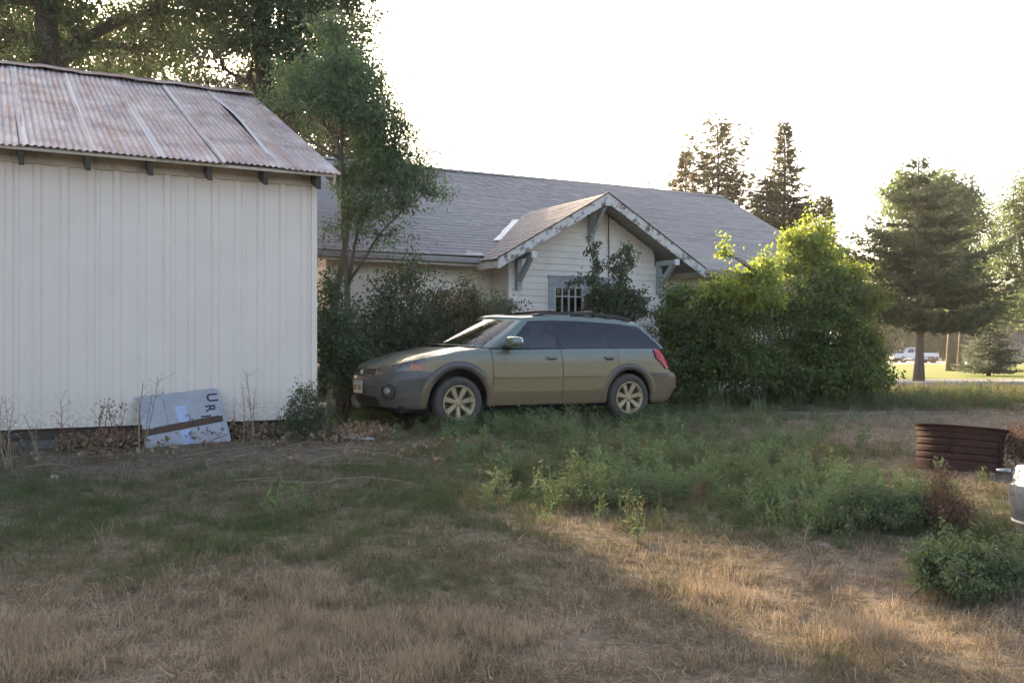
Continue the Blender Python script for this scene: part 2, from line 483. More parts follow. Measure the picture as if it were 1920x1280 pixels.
class MB:
    def __init__(s):
        s.v = []; s.f = []; s.a = []

    def add(s, verts, faces, a=None):
        n = len(s.v)
        s.v.extend([tuple(p) for p in verts])
        s.f.extend([tuple(i + n for i in f) for f in faces])
        if a is not None:
            s.a.extend([a] * len(verts))
        return s

    def hexa(s, c8, a=None):
        """8 corners: bottom 0-3 counter-clockwise, top 4-7"""
        return s.add(c8, [(3, 2, 1, 0), (4, 5, 6, 7), (0, 1, 5, 4), (1, 2, 6, 5), (2, 3, 7, 6), (3, 0, 4, 7)], a)

    def box(s, x0, x1, y0, y1, z0, z1, fn=None):
        c = [(x0, y0, z0), (x1, y0, z0), (x1, y1, z0), (x0, y1, z0), (x0, y0, z1), (x1, y0, z1), (x1, y1, z1), (x0, y1, z1)]
        if fn:
            c = [fn(*p) for p in c]
        return s.hexa(c)

    def bar(s, p, q, w, h, up=(0, 0, 1)):
        p = Vector(p); q = Vector(q)
        d = (q - p).normalized()
        up = Vector(up)
        sx = d.cross(up)
        if sx.length < 1e-4:
            sx = d.cross(Vector((1, 0, 0)))
        sx.normalize(); uy = sx.cross(d).normalized()
        c = []
        for e in (p, q):
            for a_, b_ in ((-1, -1), (1, -1), (1, 1), (-1, 1)):
                c.append(e + sx * a_ * w / 2 + uy * b_ * h / 2)
        return s.add(c, [(0, 1, 2, 3), (7, 6, 5, 4), (0, 4, 5, 1), (1, 5, 6, 2), (2, 6, 7, 3), (3, 7, 4, 0)])

    def tube(s, pts, radii, n=6, cap=True):
        pts = [Vector(p) for p in pts]
        rings = []
        prev = None
        for i, p in enumerate(pts):
            d = (pts[min(i + 1, len(pts) - 1)] - pts[max(i - 1, 0)])
            if d.length < 1e-7:
                d = Vector((0, 0, 1))
            d.normalize()
            ref = prev if prev is not None else (Vector((1, 0, 0)) if abs(d.z) > .7 else Vector((0, 0, 1)))
            x = ref - d * ref.dot(d)
            if x.length < 1e-5:
                x = d.orthogonal()
            x.normalize(); prev = x
            y = d.cross(x)
            r = radii[i] if hasattr(radii, '__len__') else radii
            rings.append([p + (x * math.cos(k * 2 * math.pi / n) + y * math.sin(k * 2 * math.pi / n)) * r for k in range(n)])
        vs = [q for rg in rings for q in rg]
        fs = []
        for i in range(len(rings) - 1):
            for k in range(n):
                a_, b_ = i * n + k, i * n + (k + 1) % n
                fs.append((a_, b_, b_ + n, a_ + n))
        if cap:
            fs.append(tuple(range(n - 1, -1, -1))); fs.append(tuple((len(rings) - 1) * n + k for k in range(n)))
        return s.add(vs, fs)

    def lathe(s, prof, c, n=32, axis='z', fn=None):
        vs = []; fs = []
        for r, h in prof:
            for k in range(n):
                a_ = 2 * math.pi * k / n
                if axis == 'z':
                    q = (c[0] + r * math.cos(a_), c[1] + r * math.sin(a_), c[2] + h)
                else:      # axis y
                    q = (c[0] + r * math.cos(a_), c[1] + h, c[2] + r * math.sin(a_))
                vs.append(fn(*q) if fn else q)
        for i in range(len(prof) - 1):
            for k in range(n):
                a_, b_ = i * n + k, i * n + (k + 1) % n
                fs.append((a_, b_, b_ + n, a_ + n))
        return s.add(vs, fs)

    def prism(s, prof, y0, y1, fn=None):
        """profile in (x,z) extruded along y"""
        n = len(prof)
        vs = [(x, y0, z) for x, z in prof] + [(x, y1, z) for x, z in prof]
        if fn:
            vs = [fn(*p) for p in vs]
        fs = [tuple(range(n)), tuple(range(2 * n - 1, n - 1, -1))]
        for i in range(n):
            j = (i + 1) % n
            fs.append((i, i + n, j + n, j))
        return s.add(vs, fs)

    def build(s, name, mat, parent=None, local=False, smooth=False, bevel=0):
        me = bpy.data.meshes.new(name)
        vs = s.v
        if parent is not None and not local:
            o_ = root_origin(parent)
            vs = [(p[0] - o_[0], p[1] - o_[1], p[2] - o_[2]) for p in s.v]
        me.from_pydata([tuple(p) for p in vs], [], s.f)
        bm = bmesh.new(); bm.from_mesh(me)
        bmesh.ops.recalc_face_normals(bm, faces=bm.faces)
        if bevel:
            bmesh.ops.bevel(bm, geom=[e for e in bm.edges if len(e.link_faces) == 2 and e.calc_face_angle(0) > .6], offset=bevel, segments=2, affect='EDGES', profile=.5)
        bm.to_mesh(me); bm.free()
        if s.a and len(s.a) == len(s.v) and not bevel:
            at_ = me.attributes.new('lc', 'FLOAT', 'POINT')
            at_.data.foreach_set('value', np.array(s.a, np.float32))
        if smooth:
            me.polygons.foreach_set('use_smooth', [True] * len(me.polygons))
        me.materials.append(M[mat] if isinstance(mat, str) else mat)
        o = bpy.data.objects.new(name, me)
        COL.objects.link(o)
        if parent is not None:
            o.parent = parent
        return o


def quads(name, V4, lc, mat, parent=None, origin=None, F4=4):
    """V4: (n,4,3) array -> one mesh of n leaves"""
    n = len(V4)
    me = bpy.data.meshes.new(name)
    co = np.asarray(V4, np.float32).reshape(-1, 3)
    if parent is not None:
        co = co - np.array(root_origin(parent), np.float32)
    me.vertices.add(n * F4); me.vertices.foreach_set('co', co.ravel())
    me.loops.add(n * F4); me.loops.foreach_set('vertex_index', np.arange(n * F4, dtype=np.int32))
    me.polygons.add(n)
    me.polygons.foreach_set('loop_start', np.arange(0, n * F4, F4, dtype=np.int32))
    me.polygons.foreach_set('loop_total', np.full(n, F4, np.int32))
    me.update(calc_edges=True)
    at_ = me.attributes.new('lc', 'FLOAT', 'POINT')
    at_.data.foreach_set('value', np.repeat(np.asarray(lc, np.float32), F4))
    me.materials.append(M[mat])
    o = bpy.data.objects.new(name, me)
    COL.objects.link(o)
    if parent is not None:
        o.parent = parent
    return o


def empty(name, loc, rz=0):
    o = bpy.data.objects.new(name, None)
    o.location = loc; o.rotation_euler = (0, 0, rz)
    o.empty_display_size = .2
    COL.objects.link(o)
    return o


def tag(o, label=None, cat=None, group=None, kind=None):
    if label: o['label'] = label
    if cat: o['category'] = cat
    if group: o['group'] = group
    if kind: o['kind'] = kind
    return o


def unit(a):
    return a / np.maximum(np.linalg.norm(a, axis=-1, keepdims=True), 1e-9)


def leaf_quads(C, D, L, W, droop=0.0):
    """rhombic leaves at C along D with length L and width W"""
    n = len(C)
    D = unit(D)
    side = unit(np.cross(D, rng.normal(size=(n, 3))))
    nor = np.cross(side, D)
    L = np.broadcast_to(L, n)[:, None]; W = np.broadcast_to(W, n)[:, None]
    a = C; b = C + D * L * .45 + side * W * .5 + nor * L * .06
    c_ = C + D * L + np.array([0, 0, -droop]) * L
    d = C + D * L * .45 - side * W * .5 + nor * L * .06
    return np.stack([a, b, c_, d], 1)

# ---------------------------------------------------------------- what grows where (photograph pixels of the ground)
BLOBS = [  # px, py, rx, ry, greenness, strength
    (450, 975, 430, 110, .80, 1.2), (820, 950, 240, 110, .74, 1.1), (130, 965, 240, 70, .74, 1.1), (650, 1060, 260, 50, .62, 1.0), (300, 1075, 260, 36, .55, .9),
    (1180, 880, 300, 75, .95, 1.2), (1000, 800, 320, 35, .95, 1.2), (1330, 960, 240, 50, .85, 1.0),
    (1600, 960, 200, 60, .80, 1.0), (1820, 1070, 120, 70, .90, 1.2), (1450, 752, 420, 14, .85, 1.3), (1800, 752, 240, 16, .75, 1.0),
    (200, 1190, 380, 80, .08, 1.2), (560, 1180, 220, 60, .14, 1.0), (700, 1240, 380, 60, .18, 1.0), (1100, 1150, 300, 100, .34, 1.0), (980, 1240, 200, 60, .40, .8),
    (850, 1090, 160, 50, .42, .8), (1450, 1090, 260, 60, .14, 1.2), (1700, 1180, 300, 80, .10, 1.2), (1150, 990, 120, 30, .12, 1.2),
    (150, 860, 280, 24, .10, 1.5), (520, 850, 220, 22, .12, 1.2), (1650, 800, 320, 22, .10, 1.4), (1350, 820, 120, 20, .35, 1.0),
    (1780, 900, 130, 30, .12, 1.0), (1300, 1230, 260, 60, .16, 1.0), (800, 822, 130, 14, .15, 1.2),
]
_B = np.array(BLOBS)


def green(x, y):
    x = np.asarray(x, float); y = np.maximum(np.asarray(y, float), 1.2)
    px, py = topix(x, y, gz(x, y))
    num = np.full(x.shape, .30 * .25); den = np.full(x.shape, .25)
    for bx, by, rx, ry, g_, st in _B:
        w_ = st * np.exp(-(((px - bx) / rx) ** 2 + ((py - by) / ry) ** 2))
        num = num + w_ * g_; den = den + w_
    g_ = num / den
    g_ = g_ + .18 * np.sin(x * 2.9 + 1.3 * np.sin(y * 2.1)) * np.sin(y * 2.6 + 1.7 * np.sin(x * 1.3)) + .1 * np.sin(x * 7 + y * 3) * np.sin(y * 6 - x * 2)
    return np.clip(g_, 0, 1)


# ---------------------------------------------------------------- ground
nx, ny = 340, 330
ux = np.linspace(-1, 1, nx); gx = 1.1 * np.sinh(ux * 7.6)
uy = np.linspace(0, 1, ny); gyv = -14 + 20 * (np.sinh(uy * 6.2) / np.sinh(1.9)) * 1.6
XX, YY = np.meshgrid(gx, gyv)
ZZ = gz(XX, YY)
me = bpy.data.meshes.new('ground')
idx = np.arange(nx * ny).reshape(ny, nx)
fc = np.stack([idx[:-1, :-1], idx[:-1, 1:], idx[1:, 1:], idx[1:, :-1]], -1).reshape(-1, 4)
me.vertices.add(nx * ny); me.vertices.foreach_set('co', np.stack([XX, YY, ZZ], -1).astype(np.float32).ravel())
me.loops.add(len(fc) * 4); me.loops.foreach_set('vertex_index', fc.astype(np.int32).ravel())
me.polygons.add(len(fc)); me.polygons.foreach_set('loop_start', np.arange(0, len(fc) * 4, 4, dtype=np.int32)); me.polygons.foreach_set('loop_total', np.full(len(fc), 4, np.int32))
me.update(calc_edges=True)
me.polygons.foreach_set('use_smooth', [True] * len(fc))
ga = me.attributes.new('green', 'FLOAT', 'POINT')
ga.data.foreach_set('value', np.where(YY > 30, .45, green(XX, YY)).astype(np.float32).ravel())
me.materials.append(M['soil'])
ground = bpy.data.objects.new('ground', me); COL.objects.link(ground)
tag(ground, 'dry grassy yard soil sloping gently around the shed and car', 'ground', kind='structure')


def sheet(name, x0, x1, y0, y1, mat, lift, label, nxx=40, nyy=12, skew=0.0, zfix=None, thick=None):
    """a strip laid on the ground; y runs along depth, skew tilts it in plan"""
    mb = MB()
    xs = np.linspace(x0, x1, nxx); ts = np.linspace(0, 1, nyy)
    vs = []
    for ti in ts:
        for xi in xs:
            yy = y0 + (y1 - y0) * ti + skew * (xi - (x0 + x1) / 2)
            vs.append((xi, yy, G(xi, yy) + lift))
    fs = [(j * nxx + i, j * nxx + i + 1, (j + 1) * nxx + i + 1, (j + 1) * nxx + i) for j in range(nyy - 1) for i in range(nxx - 1)]
    mb.add(vs, fs)
    if thick:
        n0 = len(mb.v)
        edge = [mb.v[i] for i in range(nxx)]
        mb.add(edge + [(p[0], p[1], p[2] - thick) for p in edge], [(i, i + nxx, i + nxx + 1, i + 1) for i in range(nxx - 1)])
    o = mb.build(name, mat)
    tag(o, label, name.replace('_', ' '), kind='structure')
    return o


sheet('lawn', 4, 140, 43, 100, 'lawn_turf', .03, 'sunlit mown park lawn beyond the bushes', 60, 30)
sheet('sidewalk', 4, 80, 33.0, 35.0, 'sidewalk_concrete', .10, 'pale concrete path strip in front of the pine trunk', 50, 4, skew=-.05, thick=.14)
sheet('street', 4, 80, 36.6, 42.2, 'asphalt', .02, 'shaded asphalt lane between path and lawn', 50, 6, skew=-.05)
sheet('road', 10, 200, 101, 124, 'sidewalk_concrete', .035, 'pale far road where the pickup stands', 50, 8)
# two worn wheel tracks of the drive, right of the car
def track(name, a, b_, wid, label):
    mb = MB()
    n = 40; vs = []
    for i in range(n):
        tt = i / (n - 1)
        p = np.array(a) * (1 - tt) + np.array(b_) * tt
        dn = np.array([-(b_[1] - a[1]), b_[0] - a[0]]); dn = dn / np.linalg.norm(dn)
        ww = wid * (.7 + .3 * math.sin(i * 1.3) * math.sin(i * .7)) * min(1, 6 * tt + .1, 6 * (1 - tt) + .1)
        for k in (-1, -.4, .4, 1):
            q = p + dn * k * ww / 2
            vs.append((q[0], q[1], G(q[0], q[1]) + .004 + .004 * (abs(k) < .9)))
    fs = [(i * 4 + k, i * 4 + k + 1, i * 4 + k + 5, i * 4 + k + 4) for i in range(n - 1) for k in range(3)]
    mb.add(vs, fs)
    tag(mb.build(name, 'track_dirt'), label, 'dirt track', kind='structure')


track('dirt_track', (2.6, 15.0), (12.5, 15.6), .55, 'worn dirt wheel track running right from behind the car')
track('dirt_track', (3.0, 16.6), (14.5, 17.3), .40, 'second fainter dirt wheel track close to the bushes')

# ---------------------------------------------------------------- white metal shed
SW = -.05; SE = -1.91; SL = -9.2; BACK = 7.6
Z0, Z1 = -.84, 1.90
shed = tag(empty('metal_shed', FP(SE, SW, -1.05)), 'white ribbed metal shed with rusty corrugated roof', 'shed')


def fb(mb, s0, s1, w0, w1, z0, z1):
    return mb.box(s0, s1, w0, w1, z0, z1, FP)


def rib_panel(a0, a1, pt, name='wall_panel'):
    """steel panel between a0 and a1, pt(a, out, z) -> world; trapezoid ribs"""
    rib = .255
    st = []
    k0 = math.floor(a0 / rib) - 1
    st.append((a0, 0))
    k = k0
    while k * rib < a1 + rib:
        c_ = k * rib
        for da, o_ in ((-.050, 0), (-.026, .022), (.026, .022), (.050, 0), (.08, .0012), (.13, .002), (.17, .0012)):
            if a0 + .002 < c_ + da < a1 - .002:
                st.append((c_ + da, o_))
        k += 1
    st.append((a1, 0))
    mb = MB()
    vs = []
    for a_, o_ in st:
        vs += [pt(a_, o_, Z0), pt(a_, o_, Z1)]
    mb.add(vs, [(2 * i, 2 * i + 2, 2 * i + 3, 2 * i + 1) for i in range(len(st) - 1)])
    return mb.build(name, 'white_steel', shed)


a = SE - .04
while a > SL:
    b_ = max(a - .765, SL)
    rib_panel(b_ + .0015, a, lambda q, o_, z: FP(q, SW - o_, z))
    a = b_
# right hand end wall, left end and back as plainer ribbed panels
w_ = SW + .05
while w_ < BACK:
    w2 = min(w_ + .765, BACK)
    mb = MB(); n_ = 8
    vs = []
    for i in range(n_ + 1):
        ww = w_ + (w2 - w_) * i / n_
        top = Z1 + min(ww - SW, BACK - ww) * .446
        off = .014 if i % 3 == 1 else 0
        vs += [FP(SE + off, ww, Z0), FP(SE + off, ww, top)]
    mb.add(vs, [(2 * i, 2 * i + 2, 2 * i + 3, 2 * i + 1) for i in range(n_)])
    mb.build('wall_panel', 'white_steel', shed)
    w_ = w2
mb = MB(); fb(mb, SL, SE, BACK - .05, BACK, Z0, Z1); mb.build('back_wall', 'white_steel', shed)
mb = MB()
mb.prism([(SW, Z0), (BACK, Z0), (BACK, Z1), ((SW + BACK) / 2, Z1 + 1.70), (SW, Z1)], SL - .05, SL, lambda x, y, z: FP(y, x, z)); mb.build('end_wall', 'white_steel', shed)
mb = MB()
fb(mb, SE - .045, SE + .02, SW - .022, SW + .0, Z0 - .01, Z1 + .01); fb(mb, SE + .0, SE + .02, SW + .001, SW + .06, Z0 - .01, Z1 + .01)
mb.build('corner_trim', 'white_steel', shed)
mb = MB(); fb(mb, SL, SE - .05, SW - .028, SW - .018, Z0 - .012, Z0 + .004); mb.build('base_trim', 'white_steel', shed)
mb = MB(); fb(mb, SL, SE - .02, SW + .03, SW + .17, Z0 - .12, Z0); mb.build('sill_beam', 'dark_wood', shed)
mb = MB(); fb(mb, SL, SE - .03, SW + .05, SW + .22, Z0 - .5, Z0 - .121); mb.build('foundation', 'concrete', shed)
mb = MB(); fb(mb, SE - .25, SE - .03, SW + .23, BACK, Z0 - .5, Z0 - .005); mb.build('foundation', 'concrete', shed)
# screws in three rows on the front wall
mb = MB()
for zr in (1.27, .56, -.13, -.79):
    a = SE - .17
    while a > -6.4:
        c_ = FP(a, SW - .004, zr + random.uniform(-.012, .012))
        mb.tube([c_, (c_[0] - V[0] * .006, c_[1] - V[1] * .006, c_[2])], .0055, 5)
        a -= .255
o = mb.build('screws', 'trim_wood', shed); o['kind'] = 'stuff'

# roof: rafters, frieze board, corrugated sheets, ridge cap
EW, EZ = -.40, 1.97
RW, RZ = 3.77, 3.83
PIT = (RZ - EZ) / (RW - EW)


def rz(w):
    return EZ + (w - EW) * PIT


k = 0
s_ = SE - .015
while s_ > SL:
    mb = MB()
    mb.prism([(EW + .075, rz(EW + .075) - .045), (EW + .075, rz(EW + .075) - .205), (SW + .02, rz(SW + .02) - .205), (SW + .30, rz(SW + .30) - .165), (RW, rz(RW) - .165), (RW, rz(RW) - .045)], s_ - .05, s_, lambda x, y, z: FP(y, x, z))
    mb.build('rafter', 'dark_wood', shed)
    s_ -= .61
mb = MB(); fb(mb, SL, SE - .06, SW - .040, SW - .003, Z1 - .035, Z1 + .125); mb.build('frieze_board', 'trim_wood', shed)
mb = MB(); fb(mb, SL, SE - .06, SW - .046, SW - .0405, Z1 + .02, Z1 + .035); mb.build('frieze_moulding', 'trim_wood', shed)
# purlin under the sheets at the eave
mb = MB()
mb.hexa([FP(SL, EW + .05, rz(EW + .05) - .044), FP(-1.75, EW + .05, rz(EW + .05) - .044), FP(-1.75, EW + .14, rz(EW + .14) - .044), FP(SL, EW + .14, rz(EW + .14) - .044),
         FP(SL, EW + .05, rz(EW + .05) - .012), FP(-1.75, EW + .05, rz(EW + .05) - .012), FP(-1.75, EW + .14, rz(EW + .14) - .012), FP(SL, EW + .14, rz(EW + .14) - .012)])
mb.build('purlin', 'trim_wood', shed)
# roof deck under the tin, keeps the loft dark
mb = MB()
mb.hexa([FP(SL, EW + .15, rz(EW + .15) - .04), FP(-1.78, EW + .15, rz(EW + .15) - .04), FP(-1.78, RW, rz(RW) - .04), FP(SL, RW, rz(RW) - .04),
         FP(SL, EW + .15, rz(EW + .15) - .015), FP(-1.78, EW + .15, rz(EW + .15) - .015), FP(-1.78, RW, rz(RW) - .015), FP(SL, RW, rz(RW) - .015)])
mb.build('roof_deck', 'dark_wood', shed)
mb = MB(); mb.bar(FP(-1.765, EW + .06, rz(EW + .06) - .075), FP(-1.765, RW, rz(RW) - .075), .024, .12); mb.build('rake_board', 'trim_wood', shed)


def tin_sheet(s1, width, idx, front=True, lift=0.0):
    nxs, nys = 78, 14
    pitch = .0675
    vs = []; uv = []
    jit = random.uniform(-.02, .015)
    for j in range(nys):
        tj = j / (nys - 1)
        w = EW + jit + (RW + .03 - EW - jit) * tj
        for i in range(nxs):
            xx = (width + .055) * i / (nxs - 1)
            ss = s1 - width - .045 + xx
            z = rz(w) + .012 + .0095 * math.cos((s1 - xx) * 2 * math.pi / pitch) + .0035 * math.sin(3 * tj + idx)
            z += .007 * (1 - i / (nxs - 1))                 # laps over its neighbour
            if lift:
                z += lift * math.exp(-((tj - .52) / .26) ** 2) * max(0, 1 - i / 26) ** 1.5
            z += .012 * math.sin(tj * 6 + idx * 2.1) * math.sin(idx * 1.7)
            if not front:
                vs.append(FP(ss, 2 * RW - w, z))
            else:
                vs.append(FP(ss, w, z))
            uv.append((xx, tj * 4.5))
    fs = [(j * nxs + i, j * nxs + i + 1, (j + 1) * nxs + i + 1, (j + 1) * nxs + i) for j in range(nys - 1) for i in range(nxs - 1)]
    mb = MB(); mb.add(vs, fs)
    o = mb.build('roof_sheet', 'rusty_roof', shed, smooth=True)
    ul = o.data.uv_layers.new(name='UVMap')
    vi = np.empty(len(o.data.loops), np.int32); o.data.loops.foreach_get('vertex_index', vi)
    ul.data.foreach_set('uv', np.array(uv, np.float32)[vi].ravel())
    return o


s1 = -1.72
for i in range(12):
    o = tin_sheet(s1, .65, i, lift=.075 if i == 0 else 0)
    if i == 0:
        o['label'] = 'rusty roof sheet with its edge curled up'
    s1 -= .65
mb = MB()
mb.hexa([FP(SL, RW, RZ - .05), FP(-1.75, RW, RZ - .05), FP(-1.75, 2 * RW - EW, EZ - .05), FP(SL, 2 * RW - EW, EZ - .05),
         FP(SL, RW, RZ), FP(-1.75, RW, RZ), FP(-1.75, 2 * RW - EW, EZ), FP(SL, 2 * RW - EW, EZ)])
o = mb.build('back_slope', 'rust_bar', shed)
# ridge cap: folded strip
mb = MB()
vs = []
n_ = 60
for i in range(n_):
    ss = SL + (-1.70 - SL) * i / (n_ - 1)
    wob = .008 * math.sin(i * .9) + .006 * math.sin(i * 2.3)
    for dw, dz in ((-.16, -.036), (-.04, .015), (0, .045), (.04, .015), (.16, -.036)):
        vs.append(FP(ss, RW + dw, RZ + .03 + dz + wob))
mb.add(vs, [(i * 5 + k, i * 5 + k + 1, i * 5 + k + 6, i * 5 + k + 5) for i in range(n_ - 1) for k in range(4)])
surf('ridge_tin', (.24, .155, .125), (.34, .245, .205), 9, .7, .1, .1, 40, c3=(.40, .36, .33), s3=3)
mb.build('ridge_cap', 'ridge_tin', shed)

# ---------------------------------------------------------------- clapboard house
HW = 4.29; BW = 3.60                     # main front wall, bump-out front wall
HS0, HS1 = -.345, 11.15                  # ends of the house along s
B0, B1 = 2.71, 5.93                      # bump-out
EAVEW, EAVEZ = 3.85, 1.55
RDW, RDZ = 8.04, 3.86
HP = (RDZ - EAVEZ) / (RDW - EAVEW)
GC, GHALF, GTOP, GPIT = 4.40, 2.19, 2.72, .572   # porch gable centre, half span, ridge height, pitch
GFRONT = 3.05
house = tag(empty('clapboard_house', FP(GC, BW, -1.05)), 'low cream clapboard house with grey shingle roof and front gable', 'house')
EXPO = .116


def clap(s0, s1, wf, z0, z1, flip=None, clip=None, name='clapboard'):
    """boards on a wall facing -w (flip None) or facing -s at s=flip"""
    z = z0
    while z < z1 - .01:
        zt = min(z + EXPO, z1)
        a0, a1, c0, c1 = s0, s1, s0, s1
        if clip:
            a0 = max(s0, clip(z)[0]); a1 = min(s1, clip(z)[1]); c0 = max(s0, clip(zt)[0]); c1 = min(s1, clip(zt)[1])
            if a1 - a0 < .05:
                break
            if c1 < c0:
                c0 = c1 = (a0 + a1) / 2
        j = random.uniform(-.0015, .0015)
        t0, t1 = .021 + j, .007
        mb = MB()
        if flip is None:
            mb.hexa([FP(a0, wf - t0, z + .001), FP(a1, wf - t0, z + .001), FP(a1, wf, z + .001), FP(a0, wf, z + .001), FP(c0, wf - t1, zt), FP(c1, wf - t1, zt), FP(c1, wf, zt), FP(c0, wf, zt)])
        else:
            mb.hexa([FP(flip - t0, a1, z + .001), FP(flip - t0, a0, z + .001), FP(flip, a0, z + .001), FP(flip, a1, z + .001), FP(flip - t1, c1, zt), FP(flip - t1, c0, zt), FP(flip, c0, zt), FP(flip, c1, zt)])
        mb.build(name, 'siding', house)
        z = zt


ZB = -.86
clap(HS0, B0 - .0, HW, ZB, 1.50)
clap(B1, HS1, HW, ZB, 1.50)
clap(BW + .03, HW - .002, None, ZB, 1.48, flip=B0)
clap(HW + .03, 8.0, None, ZB, 1.50, flip=HS0)
_n = round((1.20 - ZB) / EXPO)
_zw0 = ZB + 6 * EXPO; _zw1 = ZB + 18 * EXPO            # courses that the window interrupts
clap(B0 + .07, B1 - .07, BW, ZB, _zw0)
clap(B0 + .07, 3.502, BW, _zw0, _zw1)
clap(5.128, B1 - .07, BW, _zw0, _zw1)
clap(B0 + .07, B1 - .07, BW, _zw1, GTOP - .12, clip=lambda z: (GC - max(0, (GTOP - .10 - z)) / GPIT, GC + max(0, (GTOP - .10 - z)) / GPIT))
# wall cores behind the boards
mb = MB(); fb(mb, HS0 + .001, HS1, HW + .001, HW + .12, -1.3, 1.52); mb.build('wall_core', 'siding', house)
mb = MB(); fb(mb, HS0 + .001, HS0 + .12, HW + .121, 11.8, -1.3, 1.62); mb.build('wall_core', 'siding', house)
mb = MB(); fb(mb, HS1 - .12, HS1, HW + .121, 11.8, -1.3, 1.62); mb.build('wall_core', 'siding', house)
mb = MB(); fb(mb, HS0, HS1, 11.8, 11.92, -1.3, 1.62); mb.build('wall_core', 'siding', house)
for (e0, e1) in ((HS0 + .001, HS0 + .12), (HS1 - .12, HS1 - .001)):
    mb = MB(); mb.prism([(HW + .05, 1.621), (11.75, 1.621), (RDW, RDZ - .20)], e0, e1, lambda x, y, z: FP(y, x, z)); mb.build('gable_wall', 'siding', house)
mb = MB(); fb(mb, B0 + .001, B0 + .12, BW + .12, HW, -1.3, 1.50); mb.build('wall_core', 'siding', house)
mb = MB(); fb(mb, B1 - .12, B1 - .001, BW + .12, HW, -1.3, 1.50); mb.build('wall_core', 'siding', house)
WN0, WN1, WZ0, WZ1 = 3.50, 5.13, _zw0, _zw1            # window opening with casing
mb = MB(); fb(mb, B0 + .001, WN0 + .05, BW + .001, BW + .119, -1.3, 1.36); fb(mb, WN1 - .05, B1 - .001, BW + .001, BW + .119, -1.3, 1.36)
fb(mb, WN0 + .05, WN1 - .05, BW + .001, BW + .119, -1.3, WZ0 + .03); fb(mb, WN0 + .05, WN1 - .05, BW + .001, BW + .119, WZ1 - .08, 1.36)
mb.prism([(GC - 1.6, 1.361), (GC + 1.52, 1.361), (GC + .1, GTOP - .2), (GC - .1, GTOP - .2)], BW + .001, BW + .12, FP)
mb.build('wall_core', 'siding', house)
# corner boards
for s0, s1 in ((B0 - .026, B0 + .07), (B1 - .07, B1 + .026)):
    mb = MB(); fb(mb, s0, s1, BW - .028, BW + .028, ZB, 1.50 if s0 < 4 else 1.50); mb.build('corner_board', 'siding', house)
mb = MB(); fb(mb, HS0 - .026, HS0 + .07, HW - .028, HW + .028, ZB, 1.50); mb.build('corner_board', 'siding', house)
mb = MB(); fb(mb, HS0 - .01, HS1, HW + .01, HW + .2, -1.5, ZB - .001); fb(mb, B0 - .01, B1 + .01, BW + .01, BW + .2, -1.5, ZB - .001); fb(mb, HS0 - .01, HS0 + .19, HW + .201, 11.8, -1.5, ZB - .001)
mb.build('foundation', 'concrete', house)

# double window with small panes
win = MB()
fb(win, WN0, WN0 + .115, BW - .042, BW + .06, WZ0, WZ1 - .0); fb(win, WN1 - .115, WN1, BW - .042, BW + .06, WZ0, WZ1)
fb(win, WN0 + .1151, WN1 - .1151, BW - .042, BW + .06, WZ1 - .15, WZ1); fb(win, (WN0 + WN1) / 2 - .06, (WN0 + WN1) / 2 + .06, BW - .040, BW + .06, WZ0 + .05, WZ1 - .151)
fb(win, WN0 - .03, WN1 + .03, BW - .085, BW + .06, WZ0 - .05, WZ0 - .001)
fb(win, WN0 - .02, WN1 + .02, BW - .06, BW + .05, WZ1 + .001, WZ1 + .03)
window = win.build('window', 'grey_paint', house)
mid = (WN0 + WN1) / 2
surf('sash_white', (.62, .61, .56), (.70, .69, .64), 9, .7)
for a0, a1 in ((WN0 + .116, mid - .061), (mid + .061, WN1 - .116)):
    sa = MB(); zt, zb = WZ1 - .152, WZ0 + .0
    fb(sa, a0, a0 + .035, BW - .02, BW + .02, zb, zt); fb(sa, a1 - .035, a1, BW - .02, BW + .02, zb, zt)
    fb(sa, a0 + .0351, a1 - .0351, BW - .02, BW + .02, zt - .035, zt); fb(sa, a0 + .0351, a1 - .0351, BW - .02, BW + .02, zb, zb + .05)
    sash = sa.build('sash', 'sash_white', window)
    n_ = 4; xs = [a0 + .035 + (a1 - a0 - .07) * i / n_ for i in range(n_ + 1)]; zs = [zb + .05, zb + .38, zt - .19, zt - .035]
    for xi in xs[1:-1]:
        mb = MB(); fb(mb, xi - .009, xi + .009, BW - .016, BW + .012, zb + .0501, zt - .0351); mb.build('muntin', 'sash_white', window)
    for zi in zs[1:-1]:
        mb = MB(); fb(mb, a0 + .0352, a1 - .0352, BW - .014, BW + .010, zi - .009, zi + .009); mb.build('muntin', 'sash_white', window)
    for i in range(n_):
        for j in range(3):
            mb = MB(); fb(mb, xs[i] + .0092, xs[i + 1] - .0092, BW + .013, BW + .016, zs[j] + .0092, zs[j + 1] - .0092); mb.build('pane', 'house_glass', window)
surf('curtain', (.34, .32, .27), (.46, .44, .37), 5, .9, stretch=(6, 6, .3))
mb = MB()
for i in range(36):
    s0 = WN0 + .1 + i * (WN1 - WN0 - .2) / 36
    mb.add([FP(s0, BW + .22 + .025 * (i % 2), WZ0), FP(s0 + (WN1 - WN0 - .2) / 36, BW + .22 + .025 * ((i + 1) % 2), WZ0), FP(s0 + (WN1 - WN0 - .2) / 36, BW + .22 + .025 * ((i + 1) % 2), .55), FP(s0, BW + .22 + .025 * (i % 2), .55)], [(0, 1, 2, 3)])
mb.build('curtain', 'curtain', house)
mb = MB(); fb(mb, B0 + .2, B1 - .2, BW + .9, BW + .95, -1.3, 1.4); mb.build('inner_wall', 'dark_interior', house)
